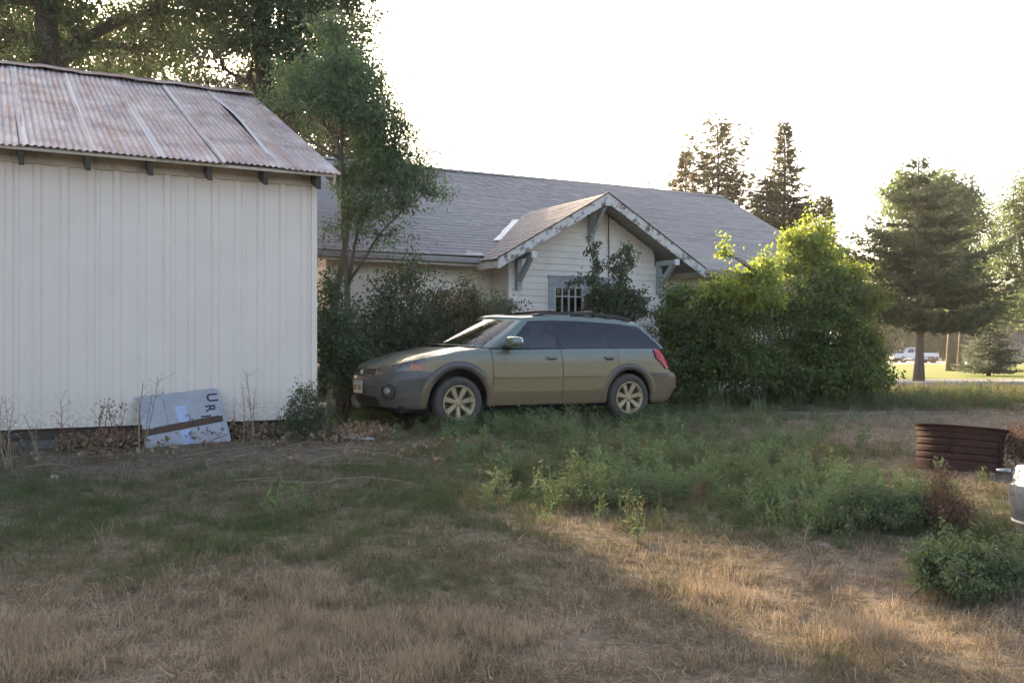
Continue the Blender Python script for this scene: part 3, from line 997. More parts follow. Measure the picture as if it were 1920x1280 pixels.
# second, smaller window in the right part of the front wall, mostly behind the shrubs
mb = MB()
q0, q1 = 6.55, 7.55
fb(mb, q0, q0 + .1, HW - .05, HW + .02, -.1, 1.1); fb(mb, q1 - .1, q1, HW - .05, HW + .02, -.1, 1.1); fb(mb, q0 + .1, q1 - .1, HW - .05, HW + .02, 1.0, 1.1); fb(mb, q0 - .03, q1 + .03, HW - .08, HW + .02, -.15, -.1)
w2 = mb.build('window', 'grey_paint', house)
mb = MB(); fb(mb, q0 + .1, q1 - .1, HW - .030, HW - .026, -.1, 1.0); mb.build('pane', 'house_glass', w2)
mb = MB(); fb(mb, (q0 + q1) / 2 - .02, (q0 + q1) / 2 + .02, HW - .045, HW - .0305, -.1, 1.0); fb(mb, q0 + .1, q1 - .1, HW - .044, HW - .0305, .43, .47); mb.build('muntin', 'sash_white', w2)

# roofs: deck, then shingle tabs course by course
RS0, RS1 = HS0 - .42, HS1 + .34


def hz(w):
    return EAVEZ + (w - EAVEW) * HP


mb = MB()
mb.hexa([FP(RS0, EAVEW + .02, hz(EAVEW + .02) - .08), FP(RS1, EAVEW + .02, hz(EAVEW + .02) - .08), FP(RS1, RDW, RDZ - .08), FP(RS0, RDW, RDZ - .08),
         FP(RS0, EAVEW + .02, hz(EAVEW + .02) - .01), FP(RS1, EAVEW + .02, hz(EAVEW + .02) - .01), FP(RS1, RDW, RDZ - .01), FP(RS0, RDW, RDZ - .01)])
roof = mb.build('roof', 'soffit', house)
mb = MB()
mb.hexa([FP(RS0, RDW, RDZ - .08), FP(RS1, RDW, RDZ - .08), FP(RS1, 2 * RDW - EAVEW, EAVEZ - .08), FP(RS0, 2 * RDW - EAVEW, EAVEZ - .08),
         FP(RS0, RDW, RDZ - .0), FP(RS1, RDW, RDZ - .0), FP(RS1, 2 * RDW - EAVEW, EAVEZ - .0), FP(RS0, 2 * RDW - EAVEW, EAVEZ - .0)])
mb.build('back_slope', 'soffit', roof)


def shingles(par, pt, length, slope_len, name='shingles', expo=.138, tabw=.31, keep=None):
    """pt(a along, b up the slope, n out of the plane)"""
    mb = MB()
    nc = int(slope_len / expo)
    for j in range(nc):
        b0 = j * expo; off = random.uniform(0, tabw); wavy = .012 * math.sin(j * 1.9)
        a = -off
        base = .5 + .22 * math.sin(j * 2.7) * math.sin(j * .61)
        while a < length:
            a0 = max(a + .004, 0); a1 = min(a + tabw - .004, length)
            if a1 - a0 > .03 and (keep is None or keep((a0 + a1) / 2, b0)):
                dz = random.uniform(0, .005); db = random.uniform(-.008, .008) + wavy * .3
                lcv = min(1, max(0, base + random.gauss(0, .16)))
                bb = max(b0 + db, -.02)
                sag = .02 * math.sin(a * .55) * math.sin(b0 * .9 + 1)
                p = [pt(a0, bb, .011 + dz + sag), pt(a1, bb, .011 + dz + sag), pt(a1, b0 + expo * 1.25, .006 + sag), pt(a0, b0 + expo * 1.25, .006 + sag), pt(a0, bb, -.002 + sag), pt(a1, bb, -.002 + sag)]
                mb.add(p, [(0, 1, 2, 3), (4, 5, 1, 0)], lcv)
            a += tabw
    o = mb.build(name, 'shingle', par)
    o['kind'] = 'stuff'
    return o


hl = math.hypot(RDW - EAVEW, RDZ - EAVEZ)
hc, hs_ = (RDW - EAVEW) / hl, (RDZ - EAVEZ) / hl
valley_w = lambda ds: EAVEW + (GTOP - abs(ds) * GPIT - EAVEZ) / HP
def keep_main(a, b):
    ds = RS0 + a - GC
    w = EAVEW - .03 + b * hc
    return not (abs(ds) < GHALF and w < valley_w(ds) - .25)
shingles(roof, lambda a, b, n: FP(RS0 + a, EAVEW - .03 + b * hc - n * hs_, EAVEZ - .015 + b * hs_ + n * hc), RS1 - RS0, hl + .05, keep=keep_main)
# ridge shingles
mb = MB()
s_ = RS0
while s_ < RS1:
    e_ = min(s_ + .3, RS1); lcv = random.uniform(.3, .8)
    mb.add([FP(s_, RDW - .14, RDZ - .04), FP(e_, RDW - .14, RDZ - .048), FP(e_, RDW, RDZ + .02), FP(s_, RDW, RDZ + .03), FP(e_, RDW + .14, RDZ - .048), FP(s_, RDW + .14, RDZ - .04)], [(0, 1, 2, 3), (3, 2, 4, 5)], lcv)
    s_ += .26
o = mb.build('ridge_shingles', 'shingle', roof); o['kind'] = 'stuff'
# eave fascia and gutter on the main roof, both sides of the porch gable
for a0, a1 in ((RS0, GC - GHALF + .05), (GC + GHALF - .05, RS1)):
    mb = MB(); fb(mb, a0, a1, EAVEW - .005, EAVEW + .018, EAVEZ - .17, EAVEZ - .025); mb.build('fascia', 'trim_wood', house)
    mb = MB(); mb.prism([(EAVEW - .085, EAVEZ - .035), (EAVEW - .095, EAVEZ - .05), (EAVEW - .085, EAVEZ - .115), (EAVEW - .03, EAVEZ - .135), (EAVEW - .006, EAVEZ - .115), (EAVEW - .006, EAVEZ - .03), (EAVEW - .012, EAVEZ - .03), (EAVEW - .014, EAVEZ - .10), (EAVEW - .075, EAVEZ - .10), (EAVEW - .08, EAVEZ - .035)], a0, a1, lambda x, y, z: FP(y, x, z)); mb.build('gutter', 'gutter', house)
    mb = MB(); fb(mb, a0, a1, EAVEW + .019, HW - .001, EAVEZ - .10, EAVEZ - .085); mb.build('soffit', 'soffit', house)
# right and left rake boards
for q in (RS0, RS1):
    mb = MB(); mb.bar(FP(q, EAVEW, EAVEZ - .09), FP(q, RDW, RDZ - .09), .03, .15); mb.build('rake_board', 'trim_wood', house)

# porch gable roof
gl = GHALF * math.sqrt(1 + GPIT ** 2)
gback = 6.3
cg, sg = 1 / math.sqrt(1 + GPIT ** 2), GPIT / math.sqrt(1 + GPIT ** 2)
groof = None
for sd in (-1, 1):
    mb = MB()
    e = GC + sd * GHALF; ez = GTOP - GHALF * GPIT
    # deck reaches back only to where it runs into the main slope
    wb_e = min(max(valley_w(GHALF) + .05, GFRONT + .9), gback); wb_r = valley_w(0) + .08
    mb.hexa([FP(GC, GFRONT, GTOP - .075), FP(e, GFRONT, ez - .075), FP(e, wb_e, ez - .075), FP(GC, wb_r, GTOP - .075), FP(GC, GFRONT, GTOP - .01), FP(e, GFRONT, ez - .01), FP(e, wb_e, ez - .01), FP(GC, wb_r, GTOP - .01)])
    gr = mb.build('porch_roof', 'soffit', house)
    # a along w from the front, b up the slope
    shingles(gr, lambda a, b, n, sd=sd: FP(GC + sd * (GHALF + .03 - b * cg + n * sg), GFRONT - .02 + a, GTOP - (GHALF + .03) * GPIT + b * sg + n * cg), 3.2, gl + .02, expo=.135,
             keep=lambda a, b, sd=sd: GFRONT + a < valley_w(GHALF - b * cg) + .15)
    # barge board with peeling paint
    mb = MB(); fz = .105
    for wf, tk, zz, hh, nm, mt in ((GFRONT - .035, .032, -.075, .165, 'barge_board', 'peeling_paint'),):
        mb.hexa([FP(GC, wf, GTOP + zz - hh / 2 - .03), FP(e + sd * .02, wf, ez + zz - hh / 2 - .03), FP(e + sd * .02, wf + tk, ez + zz - hh / 2 - .03), FP(GC, wf + tk, GTOP + zz - hh / 2 - .03),
                 FP(GC, wf, GTOP + zz + hh / 2 - .02), FP(e + sd * .02, wf, ez + zz + hh / 2 - .02), FP(e + sd * .02, wf + tk, ez + zz + hh / 2 - .02), FP(GC, wf + tk, GTOP + zz + hh / 2 - .02)])
        mb.build(nm, mt, house)
    mb = MB()
    mb.hexa([FP(GC, GFRONT - .045, GTOP - .012), FP(e + sd * .03, GFRONT - .045, ez - .012), FP(e + sd * .03, GFRONT - .004, ez - .012), FP(GC, GFRONT - .004, GTOP - .012),
             FP(GC, GFRONT - .045, GTOP + .010), FP(e + sd * .03, GFRONT - .045, ez + .010), FP(e + sd * .03, GFRONT - .004, ez + .010), FP(GC, GFRONT - .004, GTOP + .010)])
    mb.build('drip_edge', 'rust_bar', house)
    # side eave board of the porch
    mb = MB(); mb.bar(FP(e - sd * .01, GFRONT, ez - .10), FP(e - sd * .01, EAVEW, ez - .10), .022, .11); mb.build('eave_board', 'trim_wood', house)
# knee brackets
def bracket(s, zt, drop, name='bracket'):
    mb = MB()
    fb(mb, s - .045, s + .045, BW - .115, BW - .026, zt - drop, zt)
    fb(mb, s - .044, s + .044, GFRONT - .02, BW - .1155, zt - .095, zt - .005)
    br = mb.build(name, 'grey_paint', house)
    mb = MB(); mb.bar(FP(s, BW - .10, zt - drop + .16), FP(s, GFRONT + .06, zt - .10), .07, .085); mb.build('strut', 'grey_paint', br)


bracket(GC - 1.54, 1.60, .62)
bracket(GC + 1.52, 1.60, .62)
bracket(GC - .02, GTOP - .13, .70)
for ds, zz in ((-1.54, 1.60), (1.52, 1.60), (-.02, GTOP - .13)):
    mb = MB(); fb(mb, GC + ds - .05, GC + ds + .05, GFRONT - .075, GFRONT - .036, zz - .11, zz + .0); mb.build('beam_end', 'sash_white', house)
# hanging service cable on the gable wall
mb = MB(); mb.tube([FP(GC + .34, BW - .10, GTOP - .30), FP(GC + .38, BW - .045, 2.1), FP(GC + .39, BW - .04, 1.6), FP(GC + .38, BW - .04, 1.0), FP(GC + .38, BW - .04, .6)], .010, 5); mb.build('cable', 'cable', house)
# bare metal valley flashing on the left valley
pts = []
for tt in (.34, .45, .56, .67, .78):
    ds = -GHALF * (1 - tt)
    pts.append((GC + ds, valley_w(ds)))
mb = MB(); vs = []
for i, (ss, ww) in enumerate(pts):
    wd = .085 - .02 * (i % 2)
    vs += [FP(ss - wd - .05, ww - .06, hz(ww - .06) + .060), FP(ss + .02, ww - .06, hz(ww - .06) + .075)]
mb.add(vs, [(2 * i, 2 * i + 1, 2 * i + 3, 2 * i + 2) for i in range(len(pts) - 1)])
mb.add([(p[0], p[1], p[2] - .012) for p in vs], [(2 * i, 2 * i + 1, 2 * i + 3, 2 * i + 2) for i in range(len(pts) - 1)])
mb.build('flashing', 'flashing', house)
# torn tin at the foot of the valley
mb = MB(); tz = [FP(GC - GHALF - .28, EAVEW - .06, EAVEZ + .012), FP(GC - GHALF + .10, EAVEW - .08, EAVEZ + .02), FP(GC - GHALF + .12, EAVEW + .12, EAVEZ + .095), FP(GC - GHALF - .10, EAVEW + .16, EAVEZ + .125)]
mb.add(tz + [(p[0], p[1], p[2] - .01) for p in tz], [(0, 1, 2, 3), (7, 6, 5, 4), (0, 4, 5, 1), (1, 5, 6, 2)]); mb.build('torn_tin', 'gutter', house)

# ---------------------------------------------------------------- the parked station wagon
CARG = -1.065
_c0 = FP(1.335, .87, CARG)
car = tag(empty('station_wagon', _c0, math.atan2(U[1], U[0])), 'dusty green estate car with roof rails parked beside the white shed', 'car')
X0 = 1.335
ip = np.interp


def zb_(s): return ip(s, [-1.05, -.7, -.42, .45, 2.2, 3.0, 3.3, 3.7], [.30, .27, .26, .285, .27, .25, .25, .30])
def zt_(s): return ip(s, [-1.05, -.9, -.47, 0, .45, .8, 3.2, 3.45, 3.7], [.765, .80, .905, .99, 1.035, 1.02, 1.02, 1.01, 1.0])
def bw_(z): return ip(z, [.22, .30, .42, .66, .85, 1.0, 1.06], [.80, .848, .870, .885, .876, .838, .82])
def nose_(z): return ip(z, [.22, .3, .42, .56, .64, .70, .76, .82], [-.84, -.93, -1.0, -1.025, -1.01, -.985, -.955, -.93])
def tail_(z): return ip(z, [.22, .32, .45, .60, .67, .69, .75, 1.0], [3.50, 3.63, 3.735, 3.74, 3.69, 3.62, 3.56, 3.42])


SCF, SCR = -.15, 2.85
GROOVES = (.49, 1.56, 2.49)
side_s = list(np.arange(SCF, SCR, .0125))
for g_ in GROOVES:
    side_s = [q for q in side_s if abs(q - g_) > .012] + [g_ - .007, g_ - .003, g_ + .003, g_ + .007]
side_s = sorted(side_s) + [SCR]
th = np.linspace(0, math.pi / 2, 84)
rows = np.linspace(0, 1, 58)


def body_pt(seg, p, v):
    """seg 0 front, 1 side, 2 rear; p param; v height 0..1 -> (s, y>0, z)"""
    if seg == 0:
        s = SCF - (SCF + 1.0) * -1 * -abs(math.cos(p)) ** (2 / 2.7)
    elif seg == 1:
        s = p
    else:
        s = SCR + .82 * abs(math.sin(p)) ** (2 / 4.2)
    z = zb_(s) + (zt_(s) - zb_(s)) * v
    b_ = bw_(z)
    sh = max(0, (v - .86) / .14)
    b_ -= .045 * sh ** 2.2
    if seg == 0:
        a_ = SCF - nose_(z)
        s = SCF - a_ * abs(math.cos(p)) ** (2 / 2.7)
        y = b_ * abs(math.sin(p)) ** (2 / 2.7)
        z = zb_(s) + (zt_(s) - zb_(s)) * v
    elif seg == 2:
        a_ = tail_(z) - SCR
        s = SCR + a_ * abs(math.sin(p)) ** (2 / 4.2)
        y = b_ * abs(math.cos(p)) ** (2 / 4.2)
        z = zb_(s) + (zt_(s) - zb_(s)) * v
    else:
        y = b_
    y *= 1 - .012 * ((s - 1.35) / 1.6) ** 2 if seg == 1 else 1 - .012 * (1 if True else 0)
    if seg == 1:
        for g_ in GROOVES:
            if abs(s - g_) < .004 and z > .33:
                y -= .028
    return s, y, z


cols = [(0, p) for p in th] + [(1, p) for p in side_s[1:]] + [(2, p) for p in th[1:]]
GRID = np.array([[body_pt(sg_, p, v) for v in rows] for sg_, p in cols])     # (ncol,nrow,3)
ARCH = ((0.0, .345, .435), (2.67, .345, .395))
# press the vertices just outside / inside the wheel openings on to the circle
ncol, nrow = GRID.shape[:2]
inside = np.zeros((ncol, nrow), bool)
for ac, az_, ar in ARCH:
    dx = GRID[..., 0] - ac; dz = GRID[..., 2] - az_
    rr = np.hypot(dx, dz)
    zone = (GRID[..., 1] > .6)
    inside |= zone & (rr < ar - .008)
    rim_ = zone & (rr >= ar - .008) & (rr < ar + .008)
    GRID[..., 0] = np.where(rim_, ac + dx / np.maximum(rr, 1e-6) * ar, GRID[..., 0])
    GRID[..., 2] = np.where(rim_, az_ + dz / np.maximum(rr, 1e-6) * ar, GRID[..., 2])


def region(s, y, z, v):
    inner = 3.13 + max(0, .90 - z) * 1.2
    if s > inner and .73 < z < 1.0 and y > .56 and s > 3.0:
        return 'tail_light'
    if s > 2.97 and z < .685:
        return 'rear_bumper'
    if s < -.02 and z < ip(s, [-1.05, -.85, -.52, -.24, 0], [.655, .735, .752, .715, .70]):
        if y < .40 and .30 < z < .42:
            return 'lower_intake'
        return 'front_bumper'
    if s < -.8 and y < .37 and .665 < z < .775:
        return 'grille'
    if s < -.50 + (z - .75) * .35 and z > ip(s, [-.95, -.75, -.5], [.735, .755, .757]) and z < zt_(s) - .004 and y > .40:
        if s > -.665 + (z - .76) * .5 and z < .835 - (s + .5) * .12:
            return 'indicator'
        return 'headlight'
    if z < .365 and .40 < s < 2.35:
        return 'rocker'
    if .495 <= s <= 1.555 and z > .365:
        return 'front_door'
    if 1.565 <= s <= 2.485 and z > .365 and math.hypot(s - 2.67, z - .345) > .47:
        return 'rear_door'
    return 'body'


parts = {}
for i in range(ncol - 1):
    for j in range(nrow - 1):
        if inside[i, j] or inside[i + 1, j] or inside[i, j + 1] or inside[i + 1, j + 1]:
            continue
        c_ = (GRID[i, j] + GRID[i + 1, j + 1]) / 2
        parts.setdefault(region(c_[0], c_[1], c_[2], (rows[j] + rows[j + 1]) / 2), []).append((i, j))


def grid_obj(name, cells, mat, side, par, push=0.0, clad=None, grid=None):
    """side -1 near, 1 far, 0 both in one mesh"""
    gr = GRID if grid is None else grid
    nr = gr.shape[1]
    vid = {}; vs = []; fs = []; mi = []
    for sd in ((-1, 1) if side == 0 else (side,)):
        for i, j in cells:
            f = []
            for a_, b_ in ((i, j), (i + 1, j), (i + 1, j + 1), (i, j + 1)):
                k = (sd, a_, b_)
                if k not in vid:
                    vid[k] = len(vs)
                    p = gr[a_, b_]
                    vs.append((p[0] - X0 - (push if p[0] < -.4 else -push if p[0] > 3.1 else 0), sd * (p[1] + (push if p[1] > .3 else 0)), p[2]))
                f.append(vid[k])
            fs.append(f if sd < 0 else f[::-1])
            mi.append(1 if clad and vs[f[0]][2] < clad else 0)
    me = bpy.data.meshes.new(name)
    me.from_pydata(vs, [], fs)
    me.materials.append(M[mat])
    if clad:
        me.materials.append(M['bronze_cladding']); me.polygons.foreach_set('material_index', mi)
    bm = bmesh.new(); bm.from_mesh(me); bmesh.ops.remove_doubles(bm, verts=bm.verts, dist=.0005); bmesh.ops.recalc_face_normals(bm, faces=bm.faces); bm.to_mesh(me); bm.free()
    me.polygons.foreach_set('use_smooth', [True] * len(me.polygons))
    o = bpy.data.objects.new(name, me); COL.objects.link(o); o.parent = par
    return o


def pillow(cx, cy, cz, rx, ry, rz_, e=.45, n=18, m=12):
    vs = []; fs = []
    pw = lambda v, e_: math.copysign(abs(v) ** e_, v)
    for i in range(m + 1):
        ph = -math.pi / 2 + math.pi * i / m
        for k in range(n):
            an = 2 * math.pi * k / n
            vs.append((cx + rx * pw(math.cos(ph), e) * pw(math.cos(an), e), cy + ry * pw(math.cos(ph), e) * pw(math.sin(an), e), cz + rz_ * pw(math.sin(ph), e)))
    for i in range(m):
        for k in range(n):
            a_, b_ = i * n + k, i * n + (k + 1) % n
            fs.append((a_, b_, b_ + n, a_ + n))
    return vs, fs


body = grid_obj('body', parts['body'], 'green_paint', 0, car)
for sd in (-1, 1):
    fd = grid_obj('front_door', parts['front_door'], 'green_paint', sd, car, clad=.455)
    rd = grid_obj('rear_door', parts['rear_door'], 'green_paint', sd, car, clad=.455)
    grid_obj('rocker_panel', parts['rocker'], 'bronze_cladding', sd, car)
    hl_ = grid_obj('headlight', parts['headlight'], 'lamp_housing', sd, car, push=-.012)
    grid_obj('lens', parts['headlight'], 'lens_glass', sd, hl_, push=.010)
    for bs, by, bz, br in ((-.80, .515, .788, .040), (-.715, .615, .800, .034)):
        mb = MB(); mb.add(*pillow(bs - X0, sd * by, bz, br, br, br, 1.0, 16, 10)); mb.build('reflector', 'lamp_reflector', hl_, local=True, smooth=True)
    grid_obj('indicator_lamp', parts['indicator'], 'orange_plastic', sd, car, push=.004)
    grid_obj('tail_light', parts['tail_light'], 'red_plastic', sd, car, push=.014)
    for d_, (h0, h1) in ((fd, (1.31, 1.48)), (rd, (2.25, 2.42))):
        yy = sd * (bw_(.9) + .004)
        mb = MB(); mb.box(h0 - X0, h1 - X0, *sorted((yy + sd * .022, yy + sd * .010)), .893, .915)
        mb.box(h0 - X0, h0 + .02 - X0, *sorted((yy + sd * .012, yy - sd * .02)), .893, .915); mb.box(h1 - .02 - X0, h1 - X0, *sorted((yy + sd * .012, yy - sd * .02)), .893, .915)
        mb.build('handle', 'green_paint', d_, local=True)
        mb = MB(); mb.box(h0 + .02 - X0, h1 - .03 - X0, *sorted((yy + sd * .003, yy - sd * .02)), .862, .892); mb.build('handle_recess', 'black_plastic', d_, local=True)
    for d_, a0, a1 in ((fd, .505, 1.545), (rd, 1.575, 2.22)):
        mb = MB(); yy = sd * bw_(.66)
        mb.prism([(sd * -.02 + yy, .635), (yy + sd * .013, .643), (yy + sd * .013, .668), (yy - sd * .02, .678)], a0 - X0, a1 - X0, lambda x, y, z: (y, x, z))
        mb.build('side_moulding', 'green_paint', d_, local=True)
fbump = grid_obj('front_bumper', parts['front_bumper'], 'bumper_shaded', 0, car)
grid_obj('lower_intake', parts.get('lower_intake', []), 'black_plastic', 0, fbump)
grid_obj('rear_bumper', parts['rear_bumper'], 'bronze_cladding', 0, car)
gril = grid_obj('grille', parts['grille'], 'black_plastic', 0, car, push=-.006)
mb = MB()
for zz in (.690, .722, .755):
    pts = []
    for y in np.linspace(-.34, .34, 15):
        a_ = SCF - nose_(zz); s = SCF - a_ * (1 - (abs(y) / bw_(zz)) ** 2.7) ** (1 / 2.7)
        pts.append((s - .004 - X0, y, zz))
    mb.tube(pts, .008, 5)
mb.build('grille_slat', 'chrome', gril, local=True)
mb = MB(); mb.lathe([(0, -.012), (.05, -.010), (.055, 0)], (0, 0, 0), 20, 'y', lambda x, y, z: (-.985 + y - X0, x, z * .55 + .722)); mb.build('badge', 'chrome', gril, local=True)

# flares around the wheel openings
for sd in (-1, 1):
    for (ac, az_, ar), wd in zip(ARCH, (.095, .085)):
        vs = []; n_ = 40
        a0 = math.asin((.285 - az_) / (ar + .02))
        for i in range(n_ + 1):
            an = a0 + (math.pi - 2 * a0) * i / n_
            for rr, off in ((ar - .012, -.03), (ar - .012, .016), (ar + wd * .45, .020), (ar + wd * .92, .014), (ar + wd, -.01)):
                s = ac + rr * math.cos(an); z = az_ + rr * math.sin(an)
                zc = max(z, .28)
                # body surface there
                if s < SCF:
                    q = (SCF - s) / (SCF - nose_(zc)); yb = bw_(zc) * max(0, 1 - min(q, 1) ** 2.7) ** (1 / 2.7)
                elif s > SCR:
                    q = (s - SCR) / (tail_(zc) - SCR); yb = bw_(zc) * max(0, 1 - min(q, 1) ** 4.2) ** (1 / 4.2)
                else:
                    yb = bw_(zc)
                vs.append((s - X0, sd * (yb * .988 + off), z))
        mb = MB(); mb.add(vs, [(i * 5 + k, i * 5 + k + 1, i * 5 + k + 6, i * 5 + k + 5) for i in range(n_) for k in range(4)])
        mb.build('wheel_flare', 'bronze_cladding', car, local=True, smooth=True)
        # wheel well tunnel
        vs = []
        for i in range(25):
            an = -.25 + (math.pi + .5) * i / 24
            for yy in (.868, .52):
                vs.append((ac + (ar - .006) * math.cos(an) - X0, sd * yy * .985, az_ + (ar - .006) * math.sin(an)))
        mb = MB(); mb.add(vs, [(2 * i, 2 * i + 1, 2 * i + 3, 2 * i + 2) for i in range(24)])
        n0 = 2 * 25
        mb.box(ac - ar - X0, ac + ar - X0, sd * .50 - .01, sd * .50 + .01, .27, az_ + ar)
        mb.build('wheel_liner', 'black_plastic', car, local=True)

# hood
hv_ = []; nh = 70; mh = 41
for i in range(nh):
    t_ = i / (nh - 1)
    for j in range(mh):
        q = -1 + 2 * j / (mh - 1)
        # front edge and cowl edge in plan, q across
        zed = .775
        sf = SCF - (SCF + .945) * (1 - min(.995, abs(q) * .93) ** 2.7) ** (1 / 2.7)
        sb = .06 + .44 * abs(q) ** 2.2
        s = sf + (sb - sf) * t_
        yed = body_pt(1, max(min(s, .6), SCF), 1.0)[1] if s > SCF else None
        if yed is None:
            z1_ = zt_(s); a_ = SCF - nose_(z1_)
            yed = (bw_(z1_) - .045) * max(0, 1 - min(1, (SCF - s) / a_) ** 2.7) ** (1 / 2.7) * .988
        y = q * max(yed, .02) if abs(q) > .999 else q * (.80 + (0) * t_)
        y = max(-yed, min(yed, q * .83))
        zed = zt_(s)
        cr = .055 * (1 - (abs(y) / max(yed, .05)) ** 2.4) * min(1, .35 + t_ * 1.4)
        crease = .010 * math.exp(-((abs(q) - .62) / .07) ** 2) * min(1, 2 * t_)
        hv_.append((s - X0, y, zed + cr + crease - .001))
mb = MB(); mb.add(hv_, [(i * mh + j, i * mh + j + 1, (i + 1) * mh + j + 1, (i + 1) * mh + j) for i in range(nh - 1) for j in range(mh - 1)])
mb.build('hood', 'green_clean', car, local=True, smooth=True)
# front panel just under the hood lip so that nothing is open there
mb = MB(); mb.box(-.90 - X0, -.55 - X0, -.42, .42, .60, .79); mb.build('radiator_support', 'black_plastic', car, local=True)

# greenhouse
NF, NS, NR = 44, 190, 36
bot = []; top = []
for i in range(NF):
    q = i / (NF - 1); y = .80 * q
    bot.append((.04 + .45 * q ** 2.3, y, 1.085 - .045 * q ** 2))
    y = .60 * q
    top.append((.79 + .29 * q ** 2.3, y, 1.435 - .022 * q ** 2))
for i in range(1, NS):
    q = i / (NS - 1)
    bot.append((.49 + 2.90 * q, .80 - .055 * q ** 2, 1.04 - .03 * min(1, q * 4) + .0 * q))
    st_ = 1.08 + 1.98 * q
    top.append((st_, .60 + .02 * math.sin(math.pi * q) - .025 * q, ip(st_, [1.08, 1.35, 1.6, 2.0, 2.64, 3.06], [1.413, 1.432, 1.438, 1.434, 1.400, 1.350])))
yb_, yt_ = bot[-1][1], top[-1][1]
for i in range(1, NR):
    q = 1 - i / (NR - 1)
    bot.append((3.39 + .09 * (1 - q ** 2.5), yb_ * q, 1.01))
    top.append((3.06 + .10 * (1 - q ** 2.5), yt_ * q, 1.350 + .02 * (1 - q ** 2)))
bot = np.array(bot); top = np.array(top)
NV = 34
vv = np.linspace(0, 1, NV)
GH = bot[:, None, :] * (1 - vv)[None, :, None] + top[:, None, :] * vv[None, :, None]
bow = np.sin(vv * math.pi) * .022
GH[:, :, 1] *= 1 + bow[None, :] * np.clip(GH[:, :, 1] / .6, 0, 1)
gp_ = {}
for i in range(len(bot) - 1):
    for j in range(NV - 1):
        c_ = (GH[i, j] + GH[i + 1, j + 1]) / 2; s, y, z = c_; v = (vv[j] + vv[j + 1]) / 2
        seg = 0 if i < NF - 1 else 1 if i < NF + NS - 2 else 2
        r_ = 'pillars'
        if seg == 0 and i < NF - 5 and .02 < v < .965:
            r_ = 'windshield'
        if seg == 1 and .05 < v < .935:
            lo = .69 + (z - 1.03) * 1.27
            if s > lo and s < 1.515:
                r_ = 'front_window'
            elif 1.515 <= s < 1.595:
                r_ = 'black_pillar'
            elif s >= 1.595:
                pil = 2.42 - (z - 1.02) * .30
                if abs(s - pil) < .012:
                    r_ = 'black_pillar'
                elif s < pil:
                    r_ = 'rear_window'
                elif s < 3.33 - (z - 1.03) * 1.02:
                    r_ = 'quarter_window'
        elif seg == 1 and v <= .05 and s > .66:
            r_ = 'black_pillar'
        if seg == 2 and i > NF + NS + 2 and .06 < v < .86:
            r_ = 'tailgate_window'
        gp_.setdefault(r_, []).append((i, j))
grid_obj('pillars', gp_['pillars'], 'green_clean', 0, car, grid=GH)
grid_obj('black_trim', gp_['black_pillar'], 'black_plastic', 0, car, grid=GH)
grid_obj('windshield', gp_['windshield'], 'clear_glass', 0, car, grid=GH)
grid_obj('tailgate_window', gp_['tailgate_window'], 'tinted_glass', 0, car, grid=GH)
for sd in (-1, 1):
    grid_obj('front_window', gp_['front_window'], 'clear_glass', sd, car, grid=GH)
    grid_obj('rear_window', gp_['rear_window'], 'tinted_glass', sd, car, grid=GH)
    grid_obj('quarter_window', gp_['quarter_window'], 'tinted_glass', sd, car, grid=GH)
# roof skin
rows_r = []
ctr = np.array([2.0, 0, 0])
for k, (ins, dz) in enumerate(((0, 0), (.012, .014), (.030, .026), (.06, .036), (.12, .045), (.25, .055), (.45, .063), (.7, .069), (1.0, .072))):
    rw = []
    for p in top:
        mid_s = min(max(p[0], 1.15), 2.95)
        q = np.array([p[0] + (mid_s - p[0]) * ins, p[1] * (1 - ins), p[2] + dz + .0])
        rw.append(q)
    rows_r.append(rw)
RG = np.array(rows_r).transpose(1, 0, 2)
cells = [(i, j) for i in range(RG.shape[0] - 1) for j in range(RG.shape[1] - 1)]
grid_obj('roof', cells, 'green_clean', 0, car, grid=RG)
mb = MB()
mb.add([(3.03 - X0, -.54, 1.425), (3.03 - X0, .54, 1.425), (3.175 - X0, .50, 1.405), (3.175 - X0, -.50, 1.405), (3.03 - X0, -.54, 1.36), (3.03 - X0, .54, 1.36), (3.18 - X0, .50, 1.375), (3.18 - X0, -.50, 1.375)], [(0, 1, 2, 3), (7, 6, 5, 4), (3, 2, 6, 7), (0, 3, 7, 4), (1, 5, 6, 2), (0, 4, 5, 1)])
mb.build('spoiler', 'green_paint', car, local=True, bevel=.012)
# roof rails and cross bars
for sd in (-1, 1):
    mb = MB()
    pts = [(1.28, 1.462), (1.38, 1.492), (1.52, 1.513), (1.9, 1.523), (2.3, 1.513), (2.65, 1.490), (2.84, 1.458), (2.92, 1.435)]
    vs = []
    for s, z in pts:
        y0 = sd * .535
        vs += [(s - X0, y0 - .018, z - .016), (s - X0, y0 + .018, z - .016), (s - X0, y0 + .014, z + .020), (s - X0, y0 - .014, z + .020)]
    mb.add(vs, [(4 * i + k, 4 * i + (k + 1) % 4, 4 * i + 4 + (k + 1) % 4, 4 * i + 4 + k) for i in range(len(pts) - 1) for k in range(4)] + [(0, 1, 2, 3)])
    for s in (1.34, 1.95, 2.55, 2.84):
        z = ip(s, [p[0] for p in pts], [p[1] for p in pts])
        mb.box(s - .05 - X0, s + .05 - X0, sd * .535 - .016, sd * .535 + .016, z - .09, z - .01)
    mb.build('roof_rail', 'black_plastic', car, local=True)
for s, z in ((1.62, 1.545), (2.25, 1.538)):
    mb = MB(); mb.tube([(s - X0, -.56, z - .012), (s - X0, -.50, z), (s - X0, 0, z + .006), (s - X0, .50, z), (s - X0, .56, z - .012)], .020, 8); mb.build('cross_bar', 'black_plastic', car, local=True)

